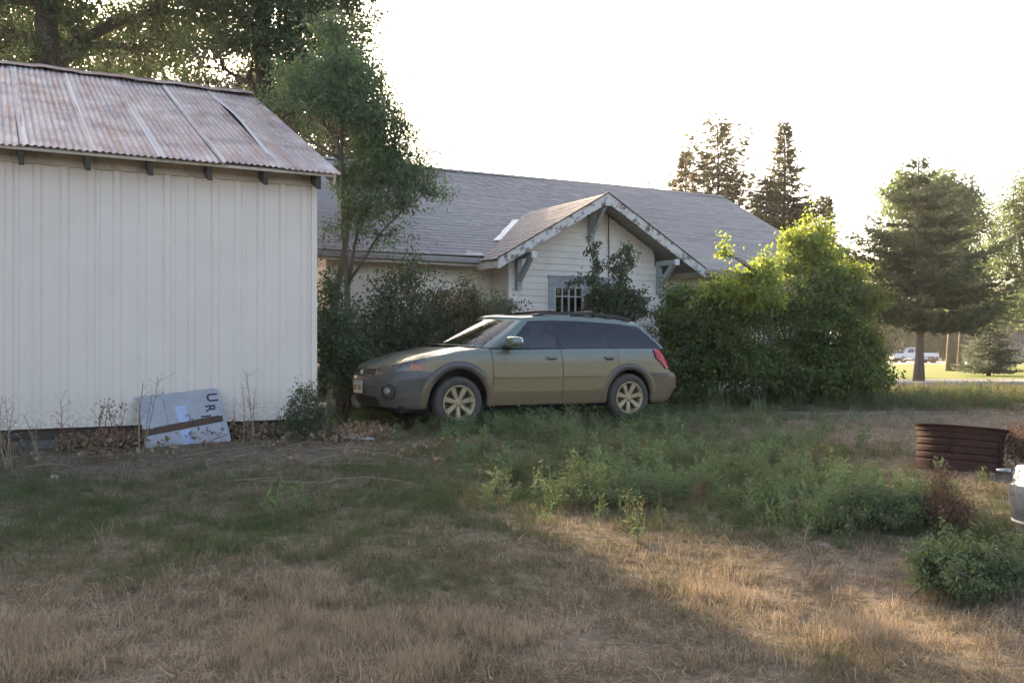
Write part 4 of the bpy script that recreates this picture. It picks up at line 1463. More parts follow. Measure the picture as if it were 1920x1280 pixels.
# mirrors
for sd in (-1, 1):
    mb = MB(); mb.add(*pillow(.745 - X0, sd * .955, 1.115, .085, .125, .072, .6)); mr = mb.build('mirror', 'green_paint', car, local=True, smooth=True)
    mb = MB(); mb.add(*pillow(.825 - X0, sd * .955, 1.115, .012, .108, .058, .5)); mb.build('mirror_glass', 'chrome', mr, local=True, smooth=True)
    mb = MB(); mb.bar((.72 - X0, sd * .80, 1.035), (.74 - X0, sd * .90, 1.075), .10, .04); mb.build('mirror_arm', 'black_plastic', mr, local=True)

# fog lamps, plate
for sd in (-1, 1):
    c_ = Vector((-.855 - X0, sd * .612, .49)); nrm = Vector((-.80, sd * .58, 0)).normalized()
    tx = nrm.cross(Vector((0, 0, 1))).normalized()
    def lat(x, y, z, c_=c_, nrm=nrm, tx=tx):
        return tuple(c_ + tx * x + nrm * y + Vector((0, 0, 1)) * z)
    mb = MB(); mb.lathe([(.100, .022), (.096, .034), (.088, .034), (.082, -.06), (0, -.06)], (0, 0, 0), 28, 'y', lat); fl = mb.build('fog_lamp', 'black_plastic', fbump, local=True, smooth=False)
    mb = MB(); mb.lathe([(.052, .02), (.045, .032), (.02, .038), (0, .039)], (.02 * -sd, 0, 0), 22, 'y', lat); mb.build('fog_lens', 'lamp_housing', fbump, local=True, smooth=True)
mb = MB(); mb.box(-1.047 - X0, -1.041 - X0, -.155, .155, .455, .615); pl_ = mb.build('licence_plate', 'plate_white', car, local=True)
mb = MB(); mb.box(-1.050 - X0, -1.0475 - X0, -.145, .145, .582, .606); mb.build('plate_header', 'plate_green', pl_, local=True)
mb = MB()
for y0 in (-.135, -.09, -.045, .025, .07, .108):
    mb.box(-1.050 - X0, -1.0475 - X0, y0, y0 + .032, .487 + .004 * random.random(), .565)
mb.build('plate_print', 'plate_brown', pl_, local=True)

# interior and underside
mb = MB(); mb.box(-.75 - X0, 3.35 - X0, -.70, .70, .22, .30); mb.box(-.4 - X0, .42 - X0, -.48, .48, .301, .75); mb.build('underbody', 'dark_interior', car, local=True)  # dark slab added as the car floor to block light from below
mb = MB(); mb.box(.42 - X0, 3.3 - X0, -.66, .66, .36, .40); mb.box(.40 - X0, .66 - X0, -.74, .74, .62, 1.03); mb.build('dashboard', 'black_plastic', car, local=True)
for sd in (-1, 1):
    st = MB()
    st.add(*pillow(1.28 - X0, sd * .36, .60, .27, .24, .11, .5)); st.add(*pillow(1.60 - X0, sd * .36, .90, .085, .235, .32, .5)); st.add(*pillow(1.66 - X0, sd * .36, 1.29, .055, .13, .085, .6))
    st.build('seat', 'seat_cloth', car, local=True, smooth=True)
st = MB(); st.add(*pillow(2.12 - X0, 0, .58, .26, .6, .11, .4)); st.add(*pillow(2.42 - X0, 0, .86, .09, .62, .30, .4)); st.build('rear_seat', 'seat_cloth', car, local=True, smooth=True)
mb = MB(); pts = [(1.0 + .06 * math.cos(a_) - X0, -.36 + .18 * math.sin(a_), .95 + .17 * math.cos(a_)) for a_ in np.linspace(0, 2 * math.pi, 25)]; mb.tube(pts, .014, 6); mb.build('steering_wheel', 'black_plastic', car, local=True)

# wheels
for ac in (0.0, 2.67):
    for sd in (-1, 1):
        we = empty('wheel', (ac - X0, sd * .775, .335)); we.parent = car
        mb = MB()
        mb.lathe([(.222, -.085), (.240, -.104), (.275, -.112), (.305, -.108), (.325, -.092), (.334, -.06), (.335, 0), (.334, .06), (.325, .092), (.305, .108), (.240, .104), (.222, .085)], (0, 0, 0), 48, 'y')
        mb.build('tyre', 'tyre', we, local=True, smooth=True)
        o_ = sd
        mb = MB()
        mb.lathe([(.222, -.09), (.228, -.098), (.222, -.104), (.205, -.098), (.196, -.06), (.190, .06)], (0, 0, 0), 40, 'y', (lambda x, y, z, q=sd: (x, y * (1 if q < 0 else -1), z)))
        rim = mb.build('rim', 'rim_alloy', we, local=True, smooth=True)
        mb = MB(); mb.lathe([(.19, -.02), (0, -.02)], (0, 0, 0), 24, 'y', (lambda x, y, z, q=sd: (x, y * (1 if q < 0 else -1), z))); mb.build('brake_disc', 'rim_dark', rim, local=True)
        mb = MB()
        for k in range(7):
            an = 2 * math.pi * (k + .22) / 7
            ca_, sa_ = math.cos(an), math.sin(an)
            prof = []
            for rr, hw_, y_ in ((.045, .026, -.072), (.12, .031, -.082), (.205, .040, -.092)):
                prof.append((rr, hw_, y_))
            vs = []
            for rr, hw_, y_ in prof:
                for e_, yy in ((-1, y_ + .012), (-.7, y_), (.7, y_), (1, y_ + .012)):
                    yy2 = yy if sd < 0 else -yy
                    vs.append((rr * ca_ - e_ * hw_ * sa_, yy2, rr * sa_ + e_ * hw_ * ca_))
            for rr, hw_, y_ in prof:
                for e_ in (-1, 1):
                    yy2 = (y_ + .05) if sd < 0 else -(y_ + .05)
                    vs.append((rr * ca_ - e_ * hw_ * .8 * sa_, yy2, rr * sa_ + e_ * hw_ * .8 * ca_))
            fs = [(4 * i + q, 4 * i + q + 1, 4 * i + q + 5, 4 * i + q + 4) for i in range(2) for q in range(3)]
            fs += [(4 * i, 4 * i + 4, 12 + 2 * (i + 1), 12 + 2 * i) for i in range(2)] + [(4 * i + 3, 4 * i + 7, 13 + 2 * (i + 1), 13 + 2 * i) for i in range(2)]
            mb.add(vs, fs)
        mb.lathe([(.0, -.088), (.030, -.087), (.052, -.078), (.060, -.06), (.06, -.02)], (0, 0, 0), 24, 'y', (lambda x, y, z, q=sd: (x, y * (1 if q < 0 else -1), z)))
        mb.build('spokes', 'rim_alloy', rim, local=True)
        mb = MB()
        for k in range(5):
            an = 2 * math.pi * k / 5 + .3
            yy = -.082 if sd < 0 else .082
            mb.tube([(.037 * math.cos(an), yy * .9, .037 * math.sin(an)), (.037 * math.cos(an), yy * 1.07, .037 * math.sin(an))], .008, 6)
        mb.build('lug_nut', 'rim_dark', rim, local=True)

# ---------------------------------------------------------------- trees and shrubs
LIT = [(930, 950), (1150, 945), (1380, 1020), (1700, 1100), (1990, 1160), (2100, 1330), (1700, 1340), (1350, 1165)]   # yard strip kept sunlit: crown leaves that would shade it are left out


def in_poly(px, py, poly):
    r_ = np.zeros(px.shape, bool)
    n = len(poly)
    for i in range(n):
        x1, y1 = poly[i]; x2, y2 = poly[(i + 1) % n]
        cnd = ((y1 > py) != (y2 > py)) & (px < (x2 - x1) * (py - y1) / (y2 - y1 + 1e-9) + x1)
        r_ ^= cnd
    return r_


def shades_strip(C):
    """True for points whose shadow would fall into the sunlit strip"""
    t_ = (C[:, 2] - .05) / SUND.z
    gx_ = C[:, 0] - SUND.x * t_; gy_ = C[:, 1] - SUND.y * t_
    ok = gy_ > 2.2
    px, py = topix(gx_, np.maximum(gy_, 2.2), gz(gx_, gy_))
    return ok & in_poly(px, py, LIT)


def branch_pts(p, q, n=6, sag=.0, wob=.06):
    p = np.asarray(p, float); q = np.asarray(q, float)
    L = np.linalg.norm(q - p)
    out_ = []
    o1 = rng.normal(size=3) * wob * L
    for i in range(n):
        t_ = i / (n - 1)
        out_.append(p + (q - p) * t_ + o1 * math.sin(math.pi * t_) + np.array([0, 0, -sag * L * math.sin(math.pi * t_)]))
    return out_


def in_lobes(lobes, n, shell=.35):
    """n random points in the ellipsoids, fairly even by volume, thinner inside"""
    vol = np.array([l[3] * l[4] * l[5] * (l[6] if len(l) > 6 else 1) for l in lobes]); vol = vol / vol.sum()
    k = rng.choice(len(lobes), n, p=vol)
    d = unit(rng.normal(size=(n, 3)))
    r_ = (shell + (1 - shell) * rng.random(n)) ** .6
    L = np.array([l[:6] for l in lobes])[k]
    return L[:, :3] + d * r_[:, None] * L[:, 3:6] * rng.uniform(.82, 1.12, (n, 1)), k


def broadleaf(name, label, base, lobes, trunk, nclump, per, crad, leaf, mat, bark, cat='tree', group=None, prune=False, trunk_r=.12, droop=.25, upw=.0, twig_r=.010, extra_trunks=(), limb_r=None, flat=.75, shell=.35, loose=.6, keepfn=None):
    """base: foot; lobes: list of ellipsoids (x,y,z,rx,ry,rz[,weight]); trunk: list of points"""
    root = tag(empty(name, base), label, cat, group)
    C, k = in_lobes(lobes, nclump, shell)
    gl_ = gz(C[:, 0], C[:, 1])
    ok = C[:, 2] > gl_ + .08
    if prune:
        ok &= ~shades_strip(C)
    if keepfn is not None:
        ok &= keepfn(C)
    C, k = C[ok], k[ok]
    # wood
    wood = MB()
    tp = [np.asarray(p, float) for p in trunk]
    nt_ = len(tp)
    wood.tube(tp, [trunk_r * (1 - .75 * i / max(1, nt_ - 1)) * (1.25 if i == 0 else 1) for i in range(nt_)], 10)
    nodes = [p for p in tp[1:]]
    for et, er in extra_trunks:
        ep = [np.asarray(p, float) for p in et]
        wood.tube(ep, [er * (1 - .7 * i / (len(ep) - 1)) for i in range(len(ep))], 8)
        nodes += ep[1:]
    lr = limb_r or trunk_r * .45
    limbs = []
    for l in lobes:
        c_ = np.array(l[:3])
        N_ = np.array(nodes)
        below = N_[:, 2] < c_[2] + .1
        cand = N_[below] if below.any() else N_[:1]
        a_ = cand[np.argmin(np.linalg.norm(cand - c_, axis=1))]
        if np.linalg.norm(a_ - c_) > .15:
            bp_ = branch_pts(a_, c_, 6, -.08)
            wood.tube(bp_, [lr * (1 - .13 * i) for i in range(6)], 6)
            limbs.append(bp_)
    LP = np.array([p for bp_ in limbs for p in bp_] + nodes)
    # twigs to clumps
    nt2 = min(len(C), 900)
    tw_end = []
    for i in range(len(C)):
        d = np.linalg.norm(LP - C[i], axis=1) + np.maximum(0, LP[:, 2] - C[i][2]) * .8
        a_ = LP[np.argmin(d)]
        tw_end.append(C[i] - a_)
        if i < nt2:
            bp_ = branch_pts(a_, C[i], 4, -.05, .08)
            wood.tube(bp_, [twig_r * 1.5, twig_r * 1.2, twig_r * .8, twig_r * .35], 3, cap=False)
    wood.build('trunk', bark, root, smooth=True)
    # leaves
    tw = unit(np.array(tw_end) + 1e-6)
    n = len(C) * per
    ci = np.repeat(np.arange(len(C)), per)
    t_ = rng.normal(size=(n, 1)) * crad * .9
    off = rng.normal(size=(n, 3)) * crad * loose * np.array([1, 1, flat])
    P = C[ci] + tw[ci] * t_ + off
    D = unit(tw[ci] * .5 + unit(rng.normal(size=(n, 3))) + np.array([0, 0, -droop + upw]))
    okl = P[:, 2] > gz(P[:, 0], P[:, 1]) + .02
    if prune:
        okl &= ~shades_strip(P)
    P, D, ci = P[okl], D[okl], ci[okl]
    n = len(P)
    Ls = leaf[0] * rng.uniform(.65, 1.25, n)
    V4 = leaf_quads(P, D, Ls, Ls * leaf[1] / leaf[0], .25)
    cl = rng.random(len(C))
    lc = np.clip(.62 * cl[ci] + .38 * rng.random(n), 0, 1)
    quads('crown', V4, lc, mat, root)
    return root


def lob(px, py, d, rx, ry, rd=None, wt=1):
    """lobe from photograph pixels: centre, radii in pixels, depth radius in metres"""
    p = at(px, py, d)
    a_, b_ = rx * d / F, ry * d / F
    return (p[0], p[1], p[2], a_, rd if rd else a_, b_, wt)


# -- the big old trees behind the shed
b1 = gp(85, 25)
broadleaf('shade_tree', 'large old leafy tree with thick trunk behind the left end of the shed', b1,
          [lob(30, 60, 25, 150, 110, 2.2), lob(170, -60, 25.5, 210, 130, 2.6), lob(250, 90, 25.5, 160, 90, 1.8), lob(-150, -20, 25, 200, 170, 2.6), lob(60, -230, 25, 330, 150, 3.0), lob(380, 40, 26, 150, 110, 1.8), lob(330, -180, 26, 240, 130, 2.4)],
          [b1, at(88, 300, 25), at(88, 100, 25), at(84, 0, 25), at(90, -120, 25), at(70, -260, 25)], 2300, 48, .26, (.105, .054), 'leaf_big', 'dark_bark', prune=True, trunk_r=.46, limb_r=.16, twig_r=.014, group='old shade trees behind the shed',
          extra_trunks=(([at(95, 140, 25), at(150, 75, 25.2), at(210, 45, 25.4), at(280, 25, 25.6), at(330, -60, 25.8)], .20), ([at(300, 30, 25.6), at(312, 0, 25.6), at(325, -80, 25.6)], .10)))
b2 = gp(520, 23)
broadleaf('shade_tree', 'large dark leafy tree rising behind the right end of the shed roof', b2,
          [lob(480, 40, 23, 160, 120, 1.9), lob(600, 60, 22.5, 110, 130, 1.6), lob(560, -90, 23, 190, 120, 2.2), lob(400, -80, 23.5, 160, 110, 2.0), lob(660, 90, 22, 70, 60, 1.0), lob(650, 10, 22.3, 60, 70, 1.0), lob(470, 130, 23, 110, 70, 1.5), lob(560, 190, 22.5, 100, 80, 1.4), lob(700, 140, 22, 40, 26, .6), lob(530, -260, 23, 260, 120, 2.8), lob(400, 300, 23.5, 130, 110, 1.8, .8), lob(520, 320, 23, 90, 110, 1.5, .8)],  # the low lobes at the end are unseen foliage added to shade the yard
          [b2, at(515, 400, 23), at(500, 200, 23), at(490, 80, 23), at(500, -60, 23), at(520, -200, 23)], 3000, 50, .24, (.092, .046), 'leaf_big', 'dark_bark', prune=True, trunk_r=.36, limb_r=.12, twig_r=.012, group='old shade trees behind the shed',
          extra_trunks=(([at(490, 170, 23), at(465, 155, 23), at(420, 130, 23)], .10), ([at(480, 60, 23), at(430, 5, 23), at(400, -20, 23)], .12)))

for px, d, lbs, lb in ((330, 62, [(300, 120, 110, 80), (400, 110, 90, 80), (250, 60, 90, 60), (370, 50, 80, 40), (440, 170, 90, 60), (330, 190, 120, 60)], 'tall tree far behind the shed seen through the gap left of the dark tree'),
                       (150, 66, [(120, 100, 120, 80), (30, 90, 100, 90), (200, 140, 110, 60), (90, 40, 110, 40)], 'tall tree far behind the thick left trunk'),
                       (600, 58, [(600, 150, 90, 70), (660, 190, 70, 70), (560, 220, 90, 60), (680, 260, 60, 50), (620, 260, 80, 60)], 'tall tree far behind the slender elm')):
    b_ = gp(px, d)
    L_ = [lob(a_, c_, d, q_, r_, 3) for a_, c_, q_, r_ in lbs]
    broadleaf('tall_tree', lb, b_, L_, [b_, at(px, 400, d), at(px, 200, d), np.array(L_[0][:3])], 620, 32, .55, (.22, .13), 'leaf_far', 'dark_bark', group='tall trees far behind the shed', trunk_r=.4, limb_r=.15, twig_r=.03)

# -- slender elm between shed and house
b3 = gp(650, 14.7)
broadleaf('young_elm', 'slender pale green elm with several stems between shed and house', b3,
          [lob(655, 170, 14.7, 80, 70, .7), lob(595, 225, 14.7, 105, 70, .8), lob(575, 160, 14.9, 60, 50, .5), lob(620, 60, 14.9, 50, 40, .4), lob(700, 240, 14.6, 75, 55, .7), lob(640, 300, 14.7, 120, 55, .9), lob(740, 310, 14.5, 85, 42, .6), lob(590, 320, 14.8, 60, 45, .5), lob(700, 370, 14.5, 85, 45, .6, .8), lob(800, 355, 14.4, 55, 18, .3, .9), lob(650, 410, 14.5, 60, 40, .5, .45), lob(730, 440, 14.4, 50, 40, .4, .35), lob(630, 110, 14.8, 40, 40, .4), lob(530, 225, 14.8, 45, 22, .4), lob(765, 240, 14.6, 35, 20, .3), lob(830, 365, 14.4, 36, 12, .2, .8)],
          [b3, at(652, 600, 14.7), at(651, 540, 14.7), at(645, 430, 14.7), at(640, 300, 14.7), at(640, 200, 14.7), at(645, 130, 14.7)], 1750, 30, .13, (.066, .026), 'leaf_elm', 'bark', trunk_r=.060, limb_r=.026, twig_r=.006, droop=.35, prune=True,
          extra_trunks=(([at(652, 540, 14.7), at(662, 480, 14.6), at(672, 420, 14.6), at(690, 350, 14.5), at(720, 290, 14.5)], .032), ([at(653, 530, 14.7), at(680, 490, 14.5), at(710, 440, 14.5), at(760, 390, 14.4), at(800, 360, 14.4)], .026),
                        ([gp(600, 15.2), at(632, 540, 15.1), at(646, 470, 15.0), at(655, 400, 14.9), at(650, 330, 14.9)], .075)))

# -- shrubs
def shrub(name, label, px, d, lobes, ncl, per, leaf, mat, crad=.14, group=None, cat='shrub', stems=6, shoots=0, **kw):
    b_ = gp(px, d)
    ex = []
    small = leaf[0] < .04
    lobes = list(lobes)
    n0_ = len(lobes)
    for _ in range(shoots):                       # upright shoots that break the outline
        l = lobes[rng.integers(0, n0_)]
        an = rng.uniform(-1.2, 1.2); hh = rng.uniform(.08, .22) * (.5 if small else 1)
        lobes.append((l[0] + l[3] * math.sin(an), l[1] + rng.normal() * l[4] * .5, l[2] + l[5] * math.cos(an) * 1.02 + hh * .4, hh * .28, hh * .28, hh, 6))
    for l in lobes[:stems]:
        f0 = b_ + np.array([rng.normal() * .18, rng.normal() * .15, 0])
        ex.append((branch_pts(f0, np.array(l[:3]), 5, -.05, .05), .006 if small else .022))
    return broadleaf(name, label, b_, lobes, [b_, b_ * .6 + np.array(lobes[0][:3]) * .4, np.array(lobes[0][:3])], ncl, per, crad, leaf, mat, 'bark', cat, group, trunk_r=.007 if small else .028, limb_r=.004 if small else .014, twig_r=.002 if small else .005, extra_trunks=ex, **kw)


shrub('lilac_shrub', 'dense dark shrub behind the hood against the house wall', 750, 14.9,
      [lob(765, 545, 14.9, 55, 50, .6), lob(720, 600, 14.8, 60, 55, .6), lob(780, 610, 14.8, 70, 50, .6), lob(745, 650, 14.8, 80, 50, .6), lob(690, 650, 14.8, 45, 60, .5), lob(770, 510, 14.9, 26, 24, .3), lob(720, 560, 14.8, 22, 36, .3)], 300, 30, (.062, .034), 'leaf_lilac', shoots=10)
shrub('reddish_shrub', 'sprawling shrub with reddish brown leaves above the windscreen', 850, 15.1,
      [lob(850, 575, 15.1, 55, 34, .5), lob(890, 590, 15.1, 40, 26, .4), lob(840, 615, 15.0, 60, 34, .5), lob(925, 590, 15.3, 30, 24, .3), lob(960, 575, 15.3, 24, 10, .2), lob(830, 555, 15.1, 30, 22, .3)], 240, 24, (.056, .030), 'leaf_red', .11, shoots=8)
shrub('grey_green_shrub', 'small grey green shrub at the corner of the gable wall', 935, 15.9,
      [lob(935, 575, 15.9, 22, 30, .3), lob(945, 605, 15.9, 36, 24, .3), lob(910, 600, 15.9, 24, 22, .3)], 90, 22, (.055, .03), 'leaf_elm', .09)
shrub('dark_shrub', 'dark shadowed shrub filling the gap between shed and car', 635, 13.9,
      [lob(625, 560, 14.0, 28, 60, .4), lob(640, 640, 13.8, 50, 60, .5), lob(620, 700, 13.6, 30, 45, .4), lob(665, 690, 14.0, 40, 50, .5), lob(615, 620, 13.9, 22, 70, .4), lob(700, 700, 14.3, 40, 40, .4)], 250, 30, (.062, .034), 'leaf_big', .13)
shrub('window_shrub', 'leafy shrub with two upright leaders in front of the gable window', 1135, 16.4,
      [lob(1110, 470, 16.4, 12, 30, .15), lob(1118, 515, 16.4, 18, 26, .2), lob(1165, 505, 16.4, 22, 36, .25), lob(1140, 558, 16.3, 48, 28, .35), lob(1085, 528, 16.3, 26, 10, .15, .7), lob(1190, 560, 16.2, 24, 30, .25), lob(1150, 590, 16.2, 56, 26, .35), lob(1105, 440, 16.4, 6, 16, .08), lob(1180, 475, 16.4, 14, 20, .15, .8), lob(1208, 585, 16.2, 14, 14, .2), lob(1158, 468, 16.4, 8, 22, .1)], 330, 22, (.056, .034), 'leaf_lilac', .06)
GB = 'overgrown bushes right of the car'
shrub('overgrown_bush', 'wide dark green bush directly behind the tail of the car', 1330, 16.7,
      [lob(1300, 610, 16.6, 62, 62, .7), lob(1375, 590, 16.8, 66, 62, .8), lob(1290, 690, 16.5, 70, 52, .7), lob(1390, 680, 16.6, 74, 56, .8), lob(1330, 562, 16.8, 40, 30, .5), lob(1420, 570, 16.9, 44, 36, .5), lob(1250, 630, 16.6, 26, 60, .4), lob(1275, 560, 16.9, 26, 24, .3), lob(1345, 640, 16.2, 34, 40, .4), lob(1262, 575, 16.8, 12, 26, .2)], 560, 44, (.066, .042), 'leaf_bush', .125, GB, loose=.62, shoots=22)
shrub('overgrown_bush', 'tall leafy bush below the eave at the right end of the house', 1500, 17.3,
      [lob(1480, 610, 17.3, 66, 70, .8), lob(1560, 620, 17.4, 66, 74, .8), lob(1500, 695, 17.2, 90, 50, .9), lob(1530, 560, 17.4, 52, 44, .6), lob(1580, 690, 17.2, 66, 46, .7), lob(1455, 560, 17.2, 30, 36, .4), lob(1505, 540, 17.5, 30, 26, .4), lob(1590, 560, 17.4, 36, 34, .4)], 600, 44, (.066, .042), 'leaf_bush', .125, GB, loose=.62, shoots=22)
shrub('overgrown_bush', 'olive green bush ending the row on the right by the lawn', 1625, 17.9,
      [lob(1612, 590, 17.9, 32, 50, .6), lob(1622, 660, 17.8, 36, 54, .6), lob(1640, 712, 17.6, 34, 24, .5), lob(1600, 535, 17.9, 24, 30, .4), lob(1640, 560, 17.9, 16, 26, .3)], 270, 42, (.062, .040), 'leaf_olive', .115, GB, loose=.62, shoots=12)
shrub('bright_sapling', 'sunlit yellow green sapling standing above the bushes', 1505, 18.0,
      [lob(1500, 455, 18.0, 30, 32, .4), lob(1535, 432, 18.0, 20, 22, .3), lob(1535, 480, 18.0, 38, 30, .5), lob(1475, 500, 17.9, 26, 28, .3), lob(1550, 515, 18.0, 44, 22, .5), lob(1476, 440, 18.0, 8, 20, .15), lob(1590, 520, 18.1, 34, 22, .4), lob(1520, 405, 18.0, 10, 14, .15)], 300, 24, (.078, .044), 'leaf_bright', .13, cat='sapling', shoots=5)
shrub('bright_shrub', 'bright yellow green shoots in front of the right eave', 1410, 17.0,
      [lob(1420, 515, 16.1, 18, 34, .25), lob(1440, 500, 16.1, 14, 24, .2), lob(1362, 510, 16.0, 6, 36, .12), lob(1400, 550, 16.0, 36, 22, .3), lob(1345, 535, 16.0, 24, 14, .2), lob(1450, 545, 16.1, 22, 24, .3)], 150, 20, (.078, .046), 'leaf_bright', .10, shoots=8, stems=2)


# -- conifers
def conifer(name, label, base, H, Rm, z0, mat, bark, trunk_r=.2, nlev=40, nb=7, cat='tree', group=None, irr=.25, droop=.25, dens=1.0, prof=.85, needle=.20, lean=0, upturn=.25, sparse=0, wid=.38):
    root = tag(empty(name, base), label, cat, group)
    base = np.asarray(base, float)
    wood = MB()
    ax = lambda h: base + np.array([lean * h / H + .06 * math.sin(h * .8), 0, h])
    wood.tube([ax(h) - np.array([0, 0, .1 if h == 0 else 0]) for h in np.linspace(0, H, 9)], [trunk_r * (1.35 if i == 0 else 1) * (1 - .93 * (i / 8) ** .9) + .008 for i in range(9)], 8)
    Vs = []; lcs = []
    for l in range(nlev):
        f = (l + rng.random() * .9) / nlev
        h = z0 + (H - z0) * f
        Lb = Rm * (1 - f) ** prof + .06
        if f < .12:
            Lb *= .7 + 2.5 * f
        for b_ in range(nb):
            if rng.random() < sparse:
                continue
            an = rng.random() * 2 * math.pi
            L = Lb * rng.uniform(1 - irr * 1.6, 1 + irr)
            if L < .05:
                continue
            dr = np.array([math.cos(an), math.sin(an), 0])
            nS = max(4, int(L / .16))
            tt = np.linspace(0, 1, nS)
            curve = ax(h)[None] + dr[None] * (tt * L)[:, None]
            curve[:, 2] += (-droop * tt + upturn * tt ** 2.2) * L + (.25 * L * tt if f > .8 else 0)
            if L > .35:
                wood.tube(curve[[0, nS // 2, nS - 1]], [.012 + .012 * L, .008 + .006 * L, .003], 3, cap=False)
            perp = np.array([-dr[1], dr[0], 0])
            for q in range(1, nS):
                tl = L * wid * (1 - .75 * tt[q]) * rng.uniform(.6, 1.1) + .05
                for sd in (-1, 1, 0):
                    dd = dr * (.75 if sd else 1) + perp * sd * .9 + np.array([0, 0, rng.normal() * .12 - .10 * abs(sd)])
                    dd = dd / np.linalg.norm(dd)
                    k_ = max(1, int(tl / (needle * .6) * dens))
                    for _ in range(k_):
                        p = curve[q] + dd * tl * rng.random() + rng.normal(size=3) * .02
                        Vs.append((p, dd + rng.normal(size=3) * .35 + np.array([0, 0, .15])))
                        lcs.append(.35 * rng.random() + .65 * tt[q] * rng.uniform(.5, 1.2))
    wood.build('trunk', bark, root, smooth=True)
    P = np.array([v[0] for v in Vs]); D = np.array([v[1] for v in Vs])
    n = len(P)
    Ls = needle * rng.uniform(.7, 1.3, n)
    V4 = leaf_quads(P, D, Ls, Ls * .34, .05)
    quads('crown', V4, np.clip(lcs, 0, 1), mat, root)
    return root


def conif_px(px, ytop, d, halfw_px, z0_px=None, **kw):
    b_ = gp(px, d)
    H = (HORIZON - ytop) / F * d + CZ - b_[2]
    z0 = ((HORIZON - z0_px) / F * d + CZ - b_[2]) if z0_px else .3
    return dict(base=b_, H=H, Rm=halfw_px * d / F, z0=max(.15, z0), **kw)


conifer('spruce_tree', 'ragged brownish spruce with open branches, tallest above the roof ridge', **conif_px(1345, 232, 46, 80, 560, mat='needle_brown', bark='dark_bark', irr=.5, nlev=38, nb=7, upturn=.75, droop=.12, sparse=.22, prof=.45, needle=.34, dens=1.5, wid=.34), group='spruces behind the house')
conifer('spruce_tree', 'narrow brownish spruce left of the tallest one above the ridge', **conif_px(1284, 284, 47, 40, 560, mat='needle_brown', bark='dark_bark', irr=.4, nlev=46, nb=8, prof=.8, needle=.24, dens=1.8), group='spruces behind the house')
conifer('spruce_tree', 'thin pointed spruce with feathery tip behind the sapling', **conif_px(1470, 230, 45, 125, 600, mat='needle_brown', bark='dark_bark', irr=.5, nlev=60, nb=8, prof=1.15, needle=.24, droop=.30, upturn=.35, dens=1.8), group='spruces behind the house')
conifer('spruce_tree', 'dark stubby spruce low behind the right end of the roof', **conif_px(1437, 330, 44, 64, 600, mat='needle_spruce', bark='dark_bark', irr=.5, nlev=40, nb=8, prof=.8, needle=.24, dens=1.8), group='spruces behind the house')
conifer('spruce_tree', 'slim spruce tip right of the sunlit sapling', **conif_px(1548, 368, 46, 40, 600, mat='needle_spruce', bark='dark_bark', irr=.4, nlev=40, nb=8, prof=1.0, needle=.24, dens=1.8), group='spruces behind the house')
conifer('spruce_tree', 'tiny spruce tip peeping over the ridge left of the tall spruces', **conif_px(1260, 325, 60, 14, 560, mat='needle_brown', bark='dark_bark', nlev=30, nb=5, prof=.9, needle=.24), group='spruces behind the house')
conifer('spruce_tree', 'faintest spruce tip just clearing the middle of the ridge', **conif_px(1222, 343, 66, 10, 560, mat='needle_brown', bark='dark_bark', nlev=26, nb=5, prof=.9, needle=.24), group='spruces behind the house')
conifer('park_spruce', 'big spreading green spruce with bare lower trunk by the path', **conif_px(1722, 296, 37.3, 185, 622, mat='needle_spruce', bark='pale_bark', trunk_r=.19, irr=.55, nlev=25, nb=7, prof=.95, needle=.19, droop=.12, upturn=.34, dens=2.3, wid=.34))
conifer('park_spruce', 'small blue green spruce with branches down to the lawn', **conif_px(1853, 572, 49, 62, 700, mat='needle_blue', bark='dark_bark', trunk_r=.09, irr=.28, nlev=26, nb=9, prof=1.0, needle=.15, droop=.10, upturn=.14, dens=1.6))
# -- park broadleaves
def park_tree(label, px, d, lobes, tr, ncl, per, leaf, mat='leaf_cotton', trunk_top=560, bark='pale_bark', extra=(), group=None, crad=.4):
    b_ = gp(px, d)
    return broadleaf('park_tree', label, b_, lobes, [b_, at(px + 2, (HORIZON + trunk_top) / 2, d), at(px - 3, trunk_top, d), np.array(lobes[0][:3])], ncl, per, crad, leaf, mat, bark, 'tree', group, trunk_r=tr, limb_r=tr * .35, twig_r=.02, extra_trunks=extra)


park_tree('light leafy cottonwood with stout pale trunk behind the spreading spruce', 1783, 62,
          [lob(1760, 380, 62, 60, 55, 2.5), lob(1700, 370, 62, 40, 50, 2), lob(1800, 420, 62, 45, 60, 2), lob(1690, 460, 62, 40, 50, 2), lob(1800, 520, 62, 50, 50, 2), lob(1745, 480, 62, 70, 60, 2.5), lob(1815, 370, 62, 22, 26, 1), lob(1690, 345, 62, 20, 20, 1)], .29, 700, 30, (.24, .17))
park_tree('second pale trunked cottonwood just right of the stout one', 1801, 63,
          [lob(1815, 560, 63, 50, 30, 2), lob(1830, 500, 63, 36, 40, 2)], .20, 160, 30, (.24, .17), trunk_top=585)
park_tree('feathery tree with warm green foliage at the right edge of the picture', 1935, 48,
          [lob(1900, 380, 48, 40, 50, 1.6), lob(1930, 450, 48, 70, 70, 2), lob(1880, 480, 48, 36, 60, 1.4), lob(1900, 570, 48, 60, 40, 1.6), lob(1860, 590, 48, 46, 26, 1.2), lob(1850, 425, 48, 24, 22, .8), lob(1960, 560, 48, 70, 60, 2), lob(1960, 380, 48, 50, 60, 2)], .28, 400, 30, (.17, .10), mat='leaf_cotton', crad=.3)
GW = 'trees at the far side of the park'
